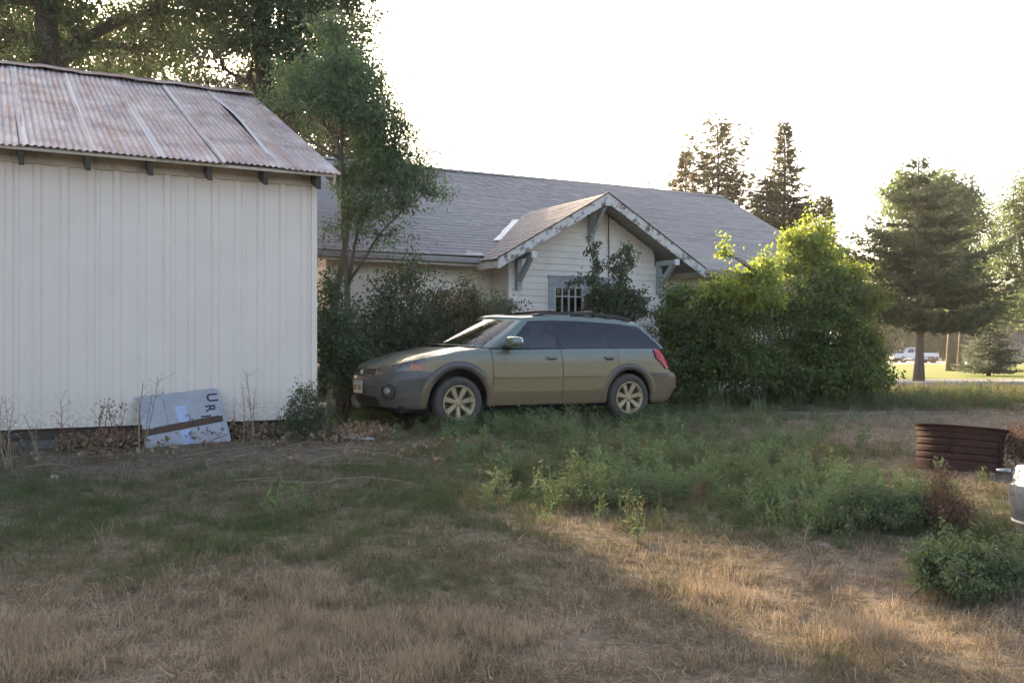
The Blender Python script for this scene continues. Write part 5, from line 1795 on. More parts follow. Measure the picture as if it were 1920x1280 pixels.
for i, (px, d, w_, h_, py, lb) in enumerate([(1655, 118, 40, 46, 585, 'dark far tree left of the spreading spruce trunk'), (1700, 135, 46, 40, 590, 'dark far tree above the white pickup'), (1752, 128, 44, 44, 585, 'dark far tree right of the white pickup'),
                                      (1822, 132, 46, 42, 590, 'dark far tree between cottonwoods and small spruce'), (1880, 140, 46, 46, 588, 'dark far tree above the grey far house'), (1935, 150, 60, 50, 590, 'far tree at the right edge behind the grey house')]):
    park_tree(lb, px, d, [lob(px, py, d, w_, h_, 3), lob(px - 20, py + 35, d, w_ * .8, 26, 3), lob(px + 18, py + 30, d, w_ * .8, 26, 3), lob(px - 5, py + 62, d, w_ * .9, 22, 2.5)], .4, 260, 26, (.42, .30), mat='leaf_far', trunk_top=620, bark='dark_bark', group=GW, crad=.7)

# dense undergrowth closing the view under the far trees
n_ = 14000
pxs = rng.uniform(1560, 2080, n_); ds = rng.uniform(150, 165, n_); pys = 672 - np.abs(rng.normal(size=n_)) * 26
C_ = np.stack([(pxs - 960) / F * ds, ds, CZ + (HORIZON - pys) / F * ds], 1)
Lq = rng.uniform(.35, .75, n_)
o = quads('far_undergrowth', leaf_quads(C_, rng.normal(size=(n_, 3)), Lq, Lq * .7), rng.random(n_), 'leaf_far')
tag(o, 'dark undergrowth closing the far side of the park', 'undergrowth', kind='stuff')

# ---------------------------------------------------------------- far side of the park
def far_vehicle(name, label, cat, loc, rz, body_prof, cab_prof, width, mats, wheels, wr, bed=None, group=None, win=None):
    root = tag(empty(name, loc, rz), label, cat, group)
    mb = MB(); mb.prism(body_prof, -width / 2, width / 2); mb.build('body', mats[0], root, local=True, bevel=.05)
    mb = MB()
    n = len(cab_prof)
    vs = [(x, -width / 2 * (.98 if z < 1.2 else .82), z) for x, z in cab_prof] + [(x, width / 2 * (.98 if z < 1.2 else .82), z) for x, z in cab_prof]
    mb.add(vs, [tuple(range(n)), tuple(range(2 * n - 1, n - 1, -1))] + [(i, i + n, (i + 1) % n + n, (i + 1) % n) for i in range(n)])
    mb.build('cab', mats[0], root, local=True, bevel=.03)
    for wp in win or []:
        for sd in (-1, 1):
            vs = []
            for x, z in wp:
                f_ = .98 + (.82 - .98) * max(0, (z - 1.15)) / .62
                vs.append((x, sd * (width / 2 * f_ + .012), z))
            mb = MB(); mb.add(vs, [tuple(range(len(wp)))]); mb.add([(v[0], v[1] - sd * .03, v[2]) for v in vs], [tuple(range(len(wp)))]); mb.build('window', 'tinted_glass', root, local=True)
    for x in wheels:
        for sd in (-1, 1):
            we = empty('wheel', (x, sd * (width / 2 - .10), wr)); we.parent = root
            mb = MB(); mb.lathe([(wr * .62, -.11), (wr * .95, -.12), (wr, -.07), (wr, .07), (wr * .95, .12), (wr * .62, .11)], (0, 0, 0), 24, 'y'); mb.build('tyre', 'tyre', we, local=True, smooth=True)
            mb = MB(); mb.lathe([(wr * .62, sd * .10), (wr * .5, sd * .085), (0, sd * .09)], (0, 0, 0), 18, 'y'); mb.build('rim', 'rim_alloy' if mats[0] != 'dark_car' else 'rim_dark', we, local=True, smooth=True)
    return root


tx = gp(1712, 116)
tr_ = far_vehicle('pickup_truck', 'white pickup truck parked on the far road behind the spruce trunk', 'truck', tx, R(6),
                  [(-2.85, .55), (2.75, .55), (2.78, 1.15), (-.1, 1.18), (-1.6, 1.16), (-2.75, 1.05), (-2.9, .8)],
                  [(-1.75, 1.12), (-1.0, 1.80), (.55, 1.82), (.72, 1.12)], 1.95, ('truck_white',), (-1.75, 1.85), .38,
                  win=[[(-1.35, 1.20), (-.93, 1.70), (-.35, 1.72), (-.35, 1.20)], [(-.25, 1.20), (-.25, 1.72), (.45, 1.72), (.55, 1.20)]])
mb = MB(); mb.add([(-1.72, -.82, 1.16), (-1.72, .82, 1.16), (-1.03, .72, 1.74), (-1.03, -.72, 1.74)], [(0, 1, 2, 3)]); mb.add([(-1.66, -.8, 1.16), (-1.66, .8, 1.16), (-.98, .7, 1.72), (-.98, -.7, 1.72)], [(0, 1, 2, 3)]); mb.build('windshield', 'tinted_glass', tr_, local=True)
mb = MB(); mb.box(-2.93, -2.86, -.70, .70, .78, 1.0); mb.build('grille', 'black_plastic', tr_, local=True)
mb = MB(); mb.box(-3.0, -2.8, -.98, .98, .48, .68); mb.build('bumper', 'chrome', tr_, local=True)
for sd in (-1, 1):
    mb = MB(); mb.box(-2.90, -2.70, *sorted((sd * .72, sd * .985)), .86, 1.02); mb.build('headlight', 'lamp_reflector', tr_, local=True)
    mb = MB(); mb.box(2.70, 2.80, *sorted((sd * .80, sd * .985)), .75, 1.12); mb.build('tail_light', 'red_plastic', tr_, local=True)
for xx in (-1.75, 1.85):
    for sd in (-1, 1):
        mb = MB(); mb.lathe([(.47, 0), (.47, .015), (.40, .015)], (xx, sd * .975, .42), 24, 'y'); mb.build('wheel_arch', 'black_plastic', tr_, local=True)
# trailer standing in front of the pickup's tail
tl = gp(1741, 111)
tlr = tag(empty('flat_trailer', tl, R(8)), 'low flat trailer with dark red wheel behind the white pickup', 'trailer')
mb = MB(); mb.box(-2.6, 1.2, -.7, .7, .48, .56); mb.build('deck', 'truck_white', tlr, local=True)
for sd in (-1, 1):
    mb = MB(); mb.box(-.4, .6, *sorted((sd * .72, sd * .98)), .70, .76); mb.box(-.4, -.3, *sorted((sd * .72, sd * .98)), .5, .70); mb.box(.5, .6, *sorted((sd * .72, sd * .98)), .5, .70); mb.build('mudguard', 'maroon_paint', tlr, local=True)
    mb = MB(); mb.lathe([(0, -.08), (.30, -.09), (.32, 0), (.30, .09), (0, .08)], (.1, sd * .85, .32), 20, 'y'); mb.build('wheel', 'maroon_paint', tlr, local=True, smooth=True)
mb = MB(); mb.bar((1.2, 0, .5), (2.6, 0, .62), .08, .08); mb.bar((2.2, 0, .2), (2.2, 0, .62), .06, .06); mb.build('tow_bar', 'maroon_paint', tlr, local=True)
far_vehicle('dark_suv', 'dark car in the shade behind the front of the white pickup', 'car', gp(1672, 128), R(60),
            [(-2.2, .4), (2.2, .4), (2.3, 1.05), (-.6, 1.08), (-2.0, .98), (-2.3, .7)], [(-1.0, 1.05), (-.4, 1.62), (1.7, 1.62), (2.2, 1.05)], 1.8, ('dark_car',), (-1.4, 1.4), .34,
            win=[[(-.75, 1.10), (-.33, 1.54), (.3, 1.56), (.3, 1.10)], [(.4, 1.10), (.4, 1.56), (1.6, 1.54), (1.95, 1.10)]])
# grey far house
fh = gp(1915, 138)
fhr = tag(empty('far_house', fh, R(-8)), 'low grey far house with dark gable at the right edge', 'house')
mb = MB(); mb.box(-4.0, 9, 0, 8, 0, 2.6); mb.prism([(-4.0, 2.6), (2.6, 2.6), (-.7, 4.6)], 0, 7.9); mb.build('wall', 'far_siding', fhr, local=True)
mb = MB()
for sd in (-1, 1):
    x_e = -.7 + sd * 3.7
    mb.hexa([(-.7, -.5, 4.62), (x_e, -.5, 2.38), (x_e, 8.2, 2.38), (-.7, 8.2, 4.62), (-.7, -.5, 4.80), (x_e, -.5, 2.55), (x_e, 8.2, 2.55), (-.7, 8.2, 4.80)])
mb.hexa([(2.7, -.4, 2.62), (9.6, -.4, 2.62), (9.6, 4, 4.3), (2.7, 4, 4.3), (2.7, -.4, 2.78), (9.6, -.4, 2.78), (9.6, 4, 4.46), (2.7, 4, 4.46)])
mb.build('roof', 'far_roof', fhr, local=True)
mb = MB(); mb.box(1.3, 2.2, -.06, .02, 0, 2.05); mb.build('door', 'maroon_paint', fhr, local=True)
for x in (-2.8, 3.6, 6.0):
    mb = MB(); mb.box(x, x + 1.2, -.05, .02, .95, 1.95); wf = mb.build('window', 'sash_white', fhr, local=True)
    mb = MB(); mb.box(x + .08, x + 1.12, -.07, -.055, 1.03, 1.87); mb.build('pane', 'house_glass', wf, local=True)
pb = gp(1893, 120)
pt_ = tag(empty('picnic_table', pb, R(10)), 'pale picnic table in front of the far grey house', 'table')
mb = MB(); mb.box(-.9, .9, -.38, .38, .70, .76); mb.build('table_top', 'truck_white', pt_, local=True)
for sd in (-1, 1):
    mb = MB(); mb.box(-.9, .9, *sorted((sd * .55, sd * .83)), .42, .47); mb.build('bench', 'truck_white', pt_, local=True)
for x in (-.6, .6):
    mb = MB(); mb.bar((x, -.7, 0), (x, .1, .70), .09, .05); mb.bar((x, .7, 0), (x, -.1, .70), .09, .05); mb.build('leg', 'truck_white', pt_, local=True)

# ---------------------------------------------------------------- things lying about in the yard
# leaning sign panel: corners on the wall plane, foot pulled out
def wallpt(px, py, off):
    k_ = (px - 960) / F
    w = SW - off
    s = (k_ * (12.27 + .8746 * w) + .675 + .4848 * w) / (.8746 - k_ * .4848)
    d = 12.27 + .4848 * s + .8746 * w
    return np.array(FP(s, w, (HORIZON - py) / F * d))


TL, TR_, BR, BL = wallpt(256, 744, .05), wallpt(410, 727, .05), wallpt(430, 826, .42), wallpt(283, 836, .42)
ex = (TR_ - TL); ex = ex / np.linalg.norm(ex)
dn = ((BL + BR) / 2 - (TL + TR_) / 2); Hs = np.linalg.norm(dn); dn = dn / Hs
nz_ = np.cross(ex, dn); nz_ = nz_ / np.linalg.norm(nz_)
if nz_[1] > 0:
    nz_ = -nz_
dn = np.cross(nz_, ex) if np.dot(np.cross(nz_, ex), dn) > 0 else -np.cross(nz_, ex)
Wd = np.linalg.norm(TR_ - TL) * 1.0
Hs = Hs + .04


def sp(u, v, o_=0.0):
    return TL + ex * u * Wd + dn * v * Hs + nz_ * o_


sg = tag(empty('metal_sign', (BL + BR) / 2), 'grey metal sign panel with letters leaning on the shed wall', 'sign')
out_l = []
rc = .07
for cx, cy, a0 in ((1 - rc, rc * 1.0, -90), (1 - rc * .3, 1 - rc * .3, 0), (rc * .3, 1 - rc * .3, 90), (rc * .4, rc * .4, 180)):
    r_u = rc if a0 == -90 else rc * .3 if a0 != 180 else rc * .4
    for k in range(6):
        an = R(a0 + 90 * k / 5)
        out_l.append((cx + r_u * math.cos(an), cy + r_u * math.sin(an)))
n = len(out_l)
mb = MB(); mb.add([sp(u, v, .004) for u, v in out_l] + [sp(u, v, -.004) for u, v in out_l], [tuple(range(n)), tuple(range(2 * n - 1, n - 1, -1))] + [(i, (i + 1) % n, (i + 1) % n + n, i + n) for i in range(n)])
mb.build('panel', 'sign_aluminium', sg)
mb = MB()
c8 = [sp(-.02, .625, .006), sp(.95, .53, .006), sp(.96, .625, .006), sp(.0, .72, .006), sp(-.02, .625, .035), sp(.95, .53, .035), sp(.96, .625, .012), sp(.0, .72, .012)]
mb.hexa(c8); bar_ = mb.build('angle_iron', 'rust_bar', sg)
mb = MB()
for u, v in ((.93, .535), (.10, .62)):
    c_ = sp(u, v, .03); mb.tube([c_, c_ + nz_ * .012], .012, 6)
mb.build('bolt', 'galvanised', bar_)
for u0, u1, v0, v1 in ((.42, .55, .26, .55), (.42, .54, .70, .95)):
    mb = MB(); mb.add([sp(u0, v0, .0055), sp(u1, v0 - .01, .0055), sp(u1 + .01, v1, .0055), sp(u0 + .01, v1, .0055)], [(0, 1, 2, 3)]); mb.build('painted_patch', 'pale_blue_paint', sg)
mb = MB(); mb.add([sp(.30, .10, .0055), sp(.303, .10, .0055), sp(.30, .97, .0055), sp(.297, .97, .0055)], [(0, 1, 2, 3)]); mb.add([sp(.78, .93, .0055), sp(.99, .86, .0055), sp(.99, .872, .0055), sp(.79, .942, .0055)], [(0, 1, 2, 3)]); mb.build('scratch', 'rust_bar', sg)


def letter(ch, u, v, size, rot=90, mat='black_letter', par=sg):
    """letter on the panel, turned clockwise like the print on the sign"""
    cu = bpy.data.curves.new('letter', 'FONT'); cu.body = ch; cu.size = size; cu.extrude = .0008; cu.offset = size * .018
    cu.align_x = 'CENTER'; cu.align_y = 'CENTER'
    o = bpy.data.objects.new('letter', cu); COL.objects.link(o)
    cu.materials.append(M[mat])
    X = Vector(dn); Y = Vector(ex)               # reading direction runs down the panel
    if rot != 90:
        X, Y = Vector(ex), Vector(-dn)
    Zv = X.cross(Y)
    mt = Matrix((X, Y, Zv)).transposed().to_4x4()
    mt.translation = Vector(sp(u, v, .0062)) - Vector(root_origin(par))
    bpy.context.view_layer.update()
    me = bpy.data.meshes.new_from_object(o)
    bpy.data.objects.remove(o)
    o = bpy.data.objects.new('letter', me); COL.objects.link(o)
    if not me.materials:
        me.materials.append(M[mat])
    o.parent = par
    o.matrix_local = mt
    return o


letter('U', .885, .17, .165); letter('R', .835, .36, .150); letter('I', .76, .50, .15)
letter('C', .545, .45, .055, mat='black_letter'); letter('O', .575, .53, .055); letter('W', .53, .78, .06); letter('E', .54, .85, .05)

# corrugated rusty steel ring
rg = gp(1797, 8.75)
ring = tag(empty('rusty_steel_ring', rg, 0), 'rusty ribbed steel ring standing on the dry grass', 'fire ring')
prof = []
Rr = .435
prof.append((Rr + .045, .415)); prof.append((Rr + .040, .405)); prof.append((Rr + .018, .385)); prof.append((Rr + .012, .350)); prof.append((Rr, .342))
for zz in (.27, .195, .12, .05):
    prof += [(Rr, zz + .018), (Rr - .012, zz + .004), (Rr - .012, zz - .004), (Rr, zz - .018)]
prof.append((Rr, -.06))
inner = [(r_ - .012, h_) for r_, h_ in prof[::-1]]
mb = MB(); mb.lathe(prof + inner + [prof[0]], (0, 0, 0), 72)
o = mb.build('ring_wall', 'rust_ring', ring, local=True)
o.rotation_euler = (R(-5.2), R(5.2), 0); o.scale = (.84, .84, .84); o.location = (0, 0, .02)
mb = MB()
mb.box(-.02, .02, -Rr - .028, -Rr - .008, .02, .34); o2 = mb.build('seam', 'rust_ring', ring, local=True); o2.rotation_euler = (R(-5.2), R(5.2), R(38)); o2.scale = (.84, .84, .84)

# galvanised can at the right edge of the picture
cb_ = gp(1966, 5.6)
can = tag(empty('metal_can', cb_), 'dented silver metal can cut off by the right edge of the picture', 'can')
mb = MB(); mb.lathe([(.0, .485), (.10, .485), (.165, .475), (.182, .455), (.205, .385), (.212, .372)], (0, 0, 0), 40); mb.build('lid', 'chrome', can, local=True, smooth=True)
mb = MB(); mb.lathe([(.212, .371), (.214, .33), (.208, .27), (.196, .18), (.190, .165)], (0, 0, 0), 40); mb.build('body', 'galvanised', can, local=True, smooth=True)
mb = MB(); mb.lathe([(.190, .164), (.197, .160), (.196, .150), (.186, .146), (.150, .03), (.12, -.03), (0, -.03)], (0, 0, 0), 40); mb.build('base', 'cream_enamel', can, local=True, smooth=True)
mb = MB(); mb.tube([(-.17, .10, .44), (-.21, .13, .437), (-.235, .14, .435)], [.012, .011, .009], 8); mb.build('spout', 'galvanised', can, local=True, smooth=True)

# pipes lying at the shed corner
for k, (px, d, ln, an, r_, lb) in enumerate(((664, 10.7, .42, -22, .017, 'upper pale metal pipe lying on the litter by the shed corner'), (672, 10.4, .40, -26, .014, 'lower pale metal pipe lying on the litter by the shed corner'))):
    c_ = gp(px, d)
    mb = MB(); dv = np.array([math.cos(R(an)), math.sin(R(an)), 0])
    p = c_ - dv * ln / 2 + np.array([0, 0, .045]); q = c_ + dv * ln / 2 + np.array([0, 0, .045])
    nn = 10; vs = []
    sdv = np.array([-dv[1], dv[0], 0]); upv = np.array([0, 0, 1.])
    for e_, rad in ((p, r_), (q, r_), (q, r_ * .75), (p, r_ * .75)):
        for i in range(nn):
            a_ = 2 * math.pi * i / nn
            vs.append(e_ + sdv * rad * math.cos(a_) + upv * rad * math.sin(a_))
    fs = [(j * nn + i, j * nn + (i + 1) % nn, ((j + 1) % 4) * nn + (i + 1) % nn, ((j + 1) % 4) * nn + i) for j in range(4) for i in range(nn)]
    mb.add(vs, fs); o = mb.build('metal_pipe', 'galvanised'); tag(o, lb, 'pipe', 'pipes by the shed corner')
# block with an orange lid at the shed corner
cbp = np.array(FP(SE + .09, SW - .03, 0)); cbp[2] = G(cbp[0], cbp[1])
bo = tag(empty('utility_box', cbp, R(29)), 'small grey stub with orange cap at the shed corner', 'utility box')
mb = MB(); mb.lathe([(0, .33), (.035, .33), (.055, .31), (.06, .28), (.062, 0)], (0, 0, 0), 16); mb.build('post', 'concrete', bo, local=True, smooth=True)
mb = MB(); mb.box(-.055, .035, -.035, .035, .335, .405); mb.build('cap', 'orange_box', bo, local=True, bevel=.008)
# pale stones
for px, py_d, r_, lb in ((102, 8.2, .03, 'single pale stone on bare soil near the shed'), (1545, 5.6, .022, 'pale stone chip in the dark weeds right of centre')):
    c_ = gp(px, py_d); mb = MB(); vs, fs = pillow(c_[0], c_[1], c_[2] + r_ * .5, r_ * 1.2, r_, r_ * .7, .8, 10, 7)
    vs = [(x + random.gauss(0, r_ * .1), y + random.gauss(0, r_ * .1), z + random.gauss(0, r_ * .08)) for x, y, z in vs]
    mb.add(vs, fs); tag(mb.build('stone', 'stone'), lb, 'stone', 'stones in the yard')

# ---------------------------------------------------------------- weeds that stand alone
def stalk_plant(name, label, px, d, h, n=3, mat='dry_stem', lmat='leaf_dead', spread=.10, group=None, leafn=60, leaf=(.03, .014), low=.35, cat='weed'):
    b_ = gp(px, d)
    root = tag(empty(name, b_), label, cat, group)
    wd = MB(); P = []; D = []
    for k in range(n):
        e_ = b_ + np.array([rng.normal() * spread, rng.normal() * spread * .6, h * rng.uniform(.7, 1.0)])
        bp_ = branch_pts(b_ + np.array([rng.normal() * .02, rng.normal() * .02, -.02]), e_, 6, 0, .03)
        wd.tube(bp_, [.0055, .005, .0045, .0038, .003, .0018], 4, cap=False)
        for q in range(9):
            t_ = rng.uniform(low, 1); i = min(4, int(t_ * 5)); p = bp_[i] + (bp_[i + 1] - bp_[i]) * (t_ * 5 - i)
            e2 = p + np.array([rng.normal() * .05, rng.normal() * .05, rng.uniform(.02, .09)]) * (h / .6)
            wd.tube([p, e2], [.0025, .0012], 3, cap=False)
            for _ in range(max(1, leafn // (n * 9))):
                P.append(e2 + rng.normal(size=3) * .012); D.append(rng.normal(size=3) + np.array([0, 0, .4]))
    wd.build('stem', mat, root)
    P = np.array(P); D = np.array(D)
    quads('leaves', leaf_quads(P, D, leaf[0] * rng.uniform(.6, 1.3, len(P)), leaf[1], .2), rng.random(len(P)), lmat, root)
    return root


GS = 'dry stalks along the shed wall'
for px, d, h, n, lm, lb in ((22, 8.6, .72, 5, 'leaf_dead', 'tall branching dry stalk at the left edge of the shed wall'), (66, 8.75, .50, 3, 'leaf_dead', 'thin dry stalk second from the left along the shed'),
                            (108, 8.85, .74, 1, 'leaf_rust', 'single straight rusty stalk against the white shed wall'), (128, 8.9, .48, 2, 'leaf_rust', 'short rusty stalk just right of the straight one'),
                            (196, 9.1, .60, 3, 'leaf_rust', 'dark seed headed stalk leaning left before the shed'), (218, 9.15, .58, 3, 'leaf_rust', 'bushy dark brown seed head left of the leaning sign'),
                            (264, 9.3, .80, 4, 'leaf_dead', 'pale feathery dry stalk at the left edge of the sign'), (480, 10.0, .82, 2, 'leaf_dead', 'thin slanting stalk right of the leaning sign'), (462, 9.95, .70, 2, 'leaf_dead', 'faint thin stalk beside the right corner of the sign')):
    stalk_plant('dry_stalk', lb, px, d, h, n, 'red_stem' if lm == 'leaf_rust' else 'dry_stem', lm, .07 if n > 1 else .02, GS, 70 if px in (196, 218) else 34, (.035, .016) if px in (196, 218) else (.022, .010))

shrub('corner_weed_bush', 'small leafy weed bush at the foot of the shed corner', 572, 10.45,
      [lob(572, 770, 10.45, 36, 40, .25), lob(590, 750, 10.5, 24, 34, .2), lob(555, 790, 10.4, 30, 26, .2), lob(600, 790, 10.5, 26, 30, .2), lob(560, 735, 10.45, 12, 18, .1)], 150, 26, (.032, .015), 'leaf_lilac', .06, stems=5, cat='weed bush')
shrub('rust_weed', 'rust coloured dry weed standing right of the steel ring', 1905, 8.5,
      [lob(1900, 830, 8.5, 20, 30, .2), lob(1915, 850, 8.5, 22, 26, .2), lob(1890, 850, 8.5, 10, 24, .12), lob(1930, 830, 8.5, 24, 34, .2)], 110, 22, (.028, .012), 'leaf_rust', .045, stems=4, cat='weed')
GD = 'low green weed bushes right of centre'
shrub('weed_bush', 'low wide blue green weed bush in the shade before the steel ring', 1620, 6.1,
      [lob(1600, 965, 6.1, 70, 36, .35), lob(1670, 955, 6.1, 60, 36, .3), lob(1540, 975, 6.1, 50, 30, .3), lob(1720, 960, 6.2, 36, 30, .25), lob(1620, 930, 6.2, 60, 20, .25)], 480, 40, (.024, .009), 'leaf_weed', .045, GD, stems=5, cat='weed bush', shoots=16)
shrub('weed_bush', 'bushy green weed in the foreground near the right edge', 1815, 4.6,
      [lob(1800, 1075, 4.6, 60, 40, .28), lob(1860, 1060, 4.65, 50, 40, .25), lob(1760, 1090, 4.55, 40, 26, .2), lob(1890, 1090, 4.6, 40, 40, .22), lob(1820, 1050, 4.65, 36, 20, .2)], 320, 38, (.024, .010), 'leaf_weed', .04, GD, stems=5, cat='weed bush', shoots=16)
shrub('weed_bush', 'dead brown weed clump between the two green weed bushes', 1770, 6.0,
      [lob(1765, 950, 6.0, 36, 34, .22), lob(1790, 985, 5.9, 30, 24, .2)], 130, 34, (.024, .008), 'leaf_rust', .045, GD, stems=3, cat='weed bush', shoots=8)
shrub('weed_bush', 'low spreading green weed patch in the middle of the yard', 1110, 7.0,
      [lob(1100, 915, 7.0, 60, 22, .35), lob(1150, 918, 7.0, 50, 22, .35), lob(1060, 925, 6.9, 36, 18, .25), lob(1215, 910, 7.1, 60, 20, .35), lob(1130, 895, 7.0, 16, 20, .12), lob(1080, 898, 7.0, 12, 20, .12)], 230, 34, (.026, .009), 'leaf_weed', .045, GD, stems=4, cat='weed bush', upw=.5, shoots=10)
stalk_plant('flower_weed', 'pale yellow flowering weed left of the green weed patch', 945, 7.2, .26, 5, 'dry_stem', 'leaf_rosette', .05, None, 160, (.018, .010))
stalk_plant('dry_twig', 'bare upright twig in the bare patch among the weeds', 1515, 5.4, .24, 1, 'dry_stem', 'leaf_dead', .01, None, 9, (.012, .006))

# ---------------------------------------------------------------- grass, weeds and litter, scattered
def tuft_mesh(name, nbl, h, spread, width, mat, bend=.5, flat=False, leafy=False):
    V_, Fc, A_ = [], [], []
    for k in range(nbl):
        an = rng.random() * 2 * math.pi
        r0 = spread * math.sqrt(rng.random())
        b_ = np.array([math.cos(an) * r0, math.sin(an) * r0, -.01])
        d2 = rng.random() * 2 * math.pi
        dr = np.array([math.cos(d2), math.sin(d2), 0])
        hh = h * rng.uniform(.45, 1.1); be = bend * rng.uniform(.2, 1.2)
        if flat:
            hh = h * rng.uniform(.3, 1.0)
            L = spread * rng.uniform(.6, 1.6)
            p = [b_ + np.array([0, 0, .01 + hh * .4]), b_ + dr * L * .5 + np.array([0, 0, hh]), b_ + dr * L + np.array([0, 0, hh * rng.uniform(-.2, 1)])]
        else:
            p = [b_, b_ + np.array([0, 0, hh * .55]) + dr * hh * be * .25, b_ + np.array([0, 0, hh * (1 - be * .25)]) + dr * hh * be]
        sd = np.array([-dr[1], dr[0], 0]) if rng.random() < .6 else np.array([dr[0], dr[1], .2])
        w_ = width * rng.uniform(.6, 1.3)
        lc = rng.random(); n0 = len(V_)
        V_ += [p[0] - sd * w_ / 2, p[0] + sd * w_ / 2, p[1] - sd * w_ * .4, p[1] + sd * w_ * .4, p[2]]
        Fc += [(n0, n0 + 1, n0 + 3, n0 + 2), (n0 + 2, n0 + 3, n0 + 4)]
        A_ += [lc] * 5
        if leafy:
            for q in range(10):
                t_ = rng.uniform(.15, 1); c_ = p[0] + (p[2] - p[0]) * t_
                ld = unit(rng.normal(size=3) + np.array([0, 0, .7])); ls = .040 * rng.uniform(.5, 1.3) * (1.2 - .5 * t_); sdd = unit(np.cross(ld, rng.normal(size=3)))
                n0 = len(V_)
                V_ += [c_, c_ + ld * ls * .5 + sdd * ls * .16, c_ + ld * ls, c_ + ld * ls * .5 - sdd * ls * .16]
                Fc += [(n0, n0 + 1, n0 + 2, n0 + 3)]; A_ += [min(1, lc * .5 + t_ * .5)] * 4
    me = bpy.data.meshes.new(name)
    me.from_pydata([tuple(v) for v in V_], [], Fc)
    at_ = me.attributes.new('lc', 'FLOAT', 'POINT'); at_.data.foreach_set('value', np.array(A_, np.float32))
    me.materials.append(M[mat])
    return me


def scatter(name, label, cat, pts, meshes, tint, scl, zs=None, tilt=.12):
    """one object: points carrying tint, turn and size; every point grows one of the tuft meshes"""
    col = bpy.data.collections.new(name + '_sources')
    for i, m_ in enumerate(meshes):
        col.objects.link(bpy.data.objects.new('%s_source_%02d' % (name, i), m_))
    n = len(pts)
    me = bpy.data.meshes.new(name)
    me.vertices.add(n); me.vertices.foreach_set('co', np.asarray(pts, np.float32).ravel())
    a_ = me.attributes.new('tint', 'FLOAT', 'POINT'); a_.data.foreach_set('value', np.asarray(tint, np.float32))
    a_ = me.attributes.new('pick', 'INT', 'POINT'); a_.data.foreach_set('value', rng.integers(0, len(meshes), n).astype(np.int32))
    rot = np.stack([rng.normal(size=n) * tilt, rng.normal(size=n) * tilt, rng.random(n) * 6.283], 1)
    a_ = me.attributes.new('turn', 'FLOAT_VECTOR', 'POINT'); a_.data.foreach_set('vector', rot.astype(np.float32).ravel())
    sv = np.stack([scl, scl, scl * (1 if zs is None else zs)], 1)
    a_ = me.attributes.new('size', 'FLOAT_VECTOR', 'POINT'); a_.data.foreach_set('vector', sv.astype(np.float32).ravel())
    o = bpy.data.objects.new(name, me); COL.objects.link(o)
    ng = bpy.data.node_groups.new(name + '_nodes', 'GeometryNodeTree')
    ng.interface.new_socket('Geometry', in_out='INPUT', socket_type='NodeSocketGeometry')
    ng.interface.new_socket('Geometry', in_out='OUTPUT', socket_type='NodeSocketGeometry')
    gi = ng.nodes.new('NodeGroupInput'); go = ng.nodes.new('NodeGroupOutput')
    ci = ng.nodes.new('GeometryNodeCollectionInfo'); ci.inputs['Collection'].default_value = col
    ci.inputs['Separate Children'].default_value = True; ci.inputs['Reset Children'].default_value = True
    ii = ng.nodes.new('GeometryNodeInstanceOnPoints'); ii.inputs['Pick Instance'].default_value = True
    def na_(nm, dt):
        k = ng.nodes.new('GeometryNodeInputNamedAttribute'); k.data_type = dt; k.inputs['Name'].default_value = nm
        return k.outputs['Attribute']
    ng.links.new(gi.outputs[0], ii.inputs['Points']); ng.links.new(ci.outputs[0], ii.inputs['Instance'])
    ng.links.new(na_('pick', 'INT'), ii.inputs['Instance Index'])
    e2r = ng.nodes.new('FunctionNodeEulerToRotation'); ng.links.new(na_('turn', 'FLOAT_VECTOR'), e2r.inputs[0]); ng.links.new(e2r.outputs[0], ii.inputs['Rotation'])
    ng.links.new(na_('size', 'FLOAT_VECTOR'), ii.inputs['Scale'])
    ng.links.new(ii.outputs[0], go.inputs[0])
    md = o.modifiers.new('scatter', 'NODES'); md.node_group = ng
    tag(o, label, cat, kind='stuff')
    return o


def field(n, d0, d1, power=1.0, margin=1.12):
    """points on the yard, a little wider than the view"""
    y = (d0 ** power + (d1 ** power - d0 ** power) * rng.random(n)) ** (1 / power)
    x = (rng.random(n) * 2 - 1) * y * .5333 * margin + rng.normal(size=n) * .3
    return x, y


def sw(x, y):
    dx = x - P0[0]; dy = y - P0[1]
    return dx * U[0] + dy * U[1], dx * V[0] + dy * V[1]


def free(x, y):
    s, w = sw(x, y)
    ok = ~((s < SE + .02) & (w > SW + .04))
    ok &= ~((s > HS0 - .1) & (s < HS1 + .1) & (w > HW - .05))
    ok &= ~((s > B0 - .1) & (s < B1 + .1) & (w > BW - .05))
    return ok


def undercar(x, y):
    s, w = sw(x, y)
    return (s > -.75) & (s < 3.45) & (w > .18) & (w < 1.7)


# short turf, dry and green
x, y = field(80000, 2.6, 30, .9)
ok = free(x, y) & ~undercar(x, y)
x, y = x[ok], y[ok]
g_ = green(x, y)
patch = .5 + .5 * np.sin(x * 5.3 + 2.2 * np.sin(y * 3.1)) * np.sin(y * 4.7 + 1.9 * np.sin(x * 2.7))
dens = np.clip((.30 + .75 * g_) * (.45 + .75 * patch), 0, 1)
px, py = topix(x, y, gz(x, y))
bare = np.exp(-(((px - 150) / 330) ** 2 + ((py - 868) / 26) ** 2)) + np.exp(-(((px - 520) / 200) ** 2 + ((py - 842) / 22) ** 2)) + .8 * np.exp(-(((px - 1480) / 60) ** 2 + ((py - 1000) / 30) ** 2))
trk = np.exp(-((py - 780) / 5) ** 2) * (px > 1280)
ok = rng.random(len(x)) < dens * (1 - .8 * np.clip(bare, 0, 1)) * (1 - .85 * trk)
x, y, g_ = x[ok], y[ok], g_[ok]
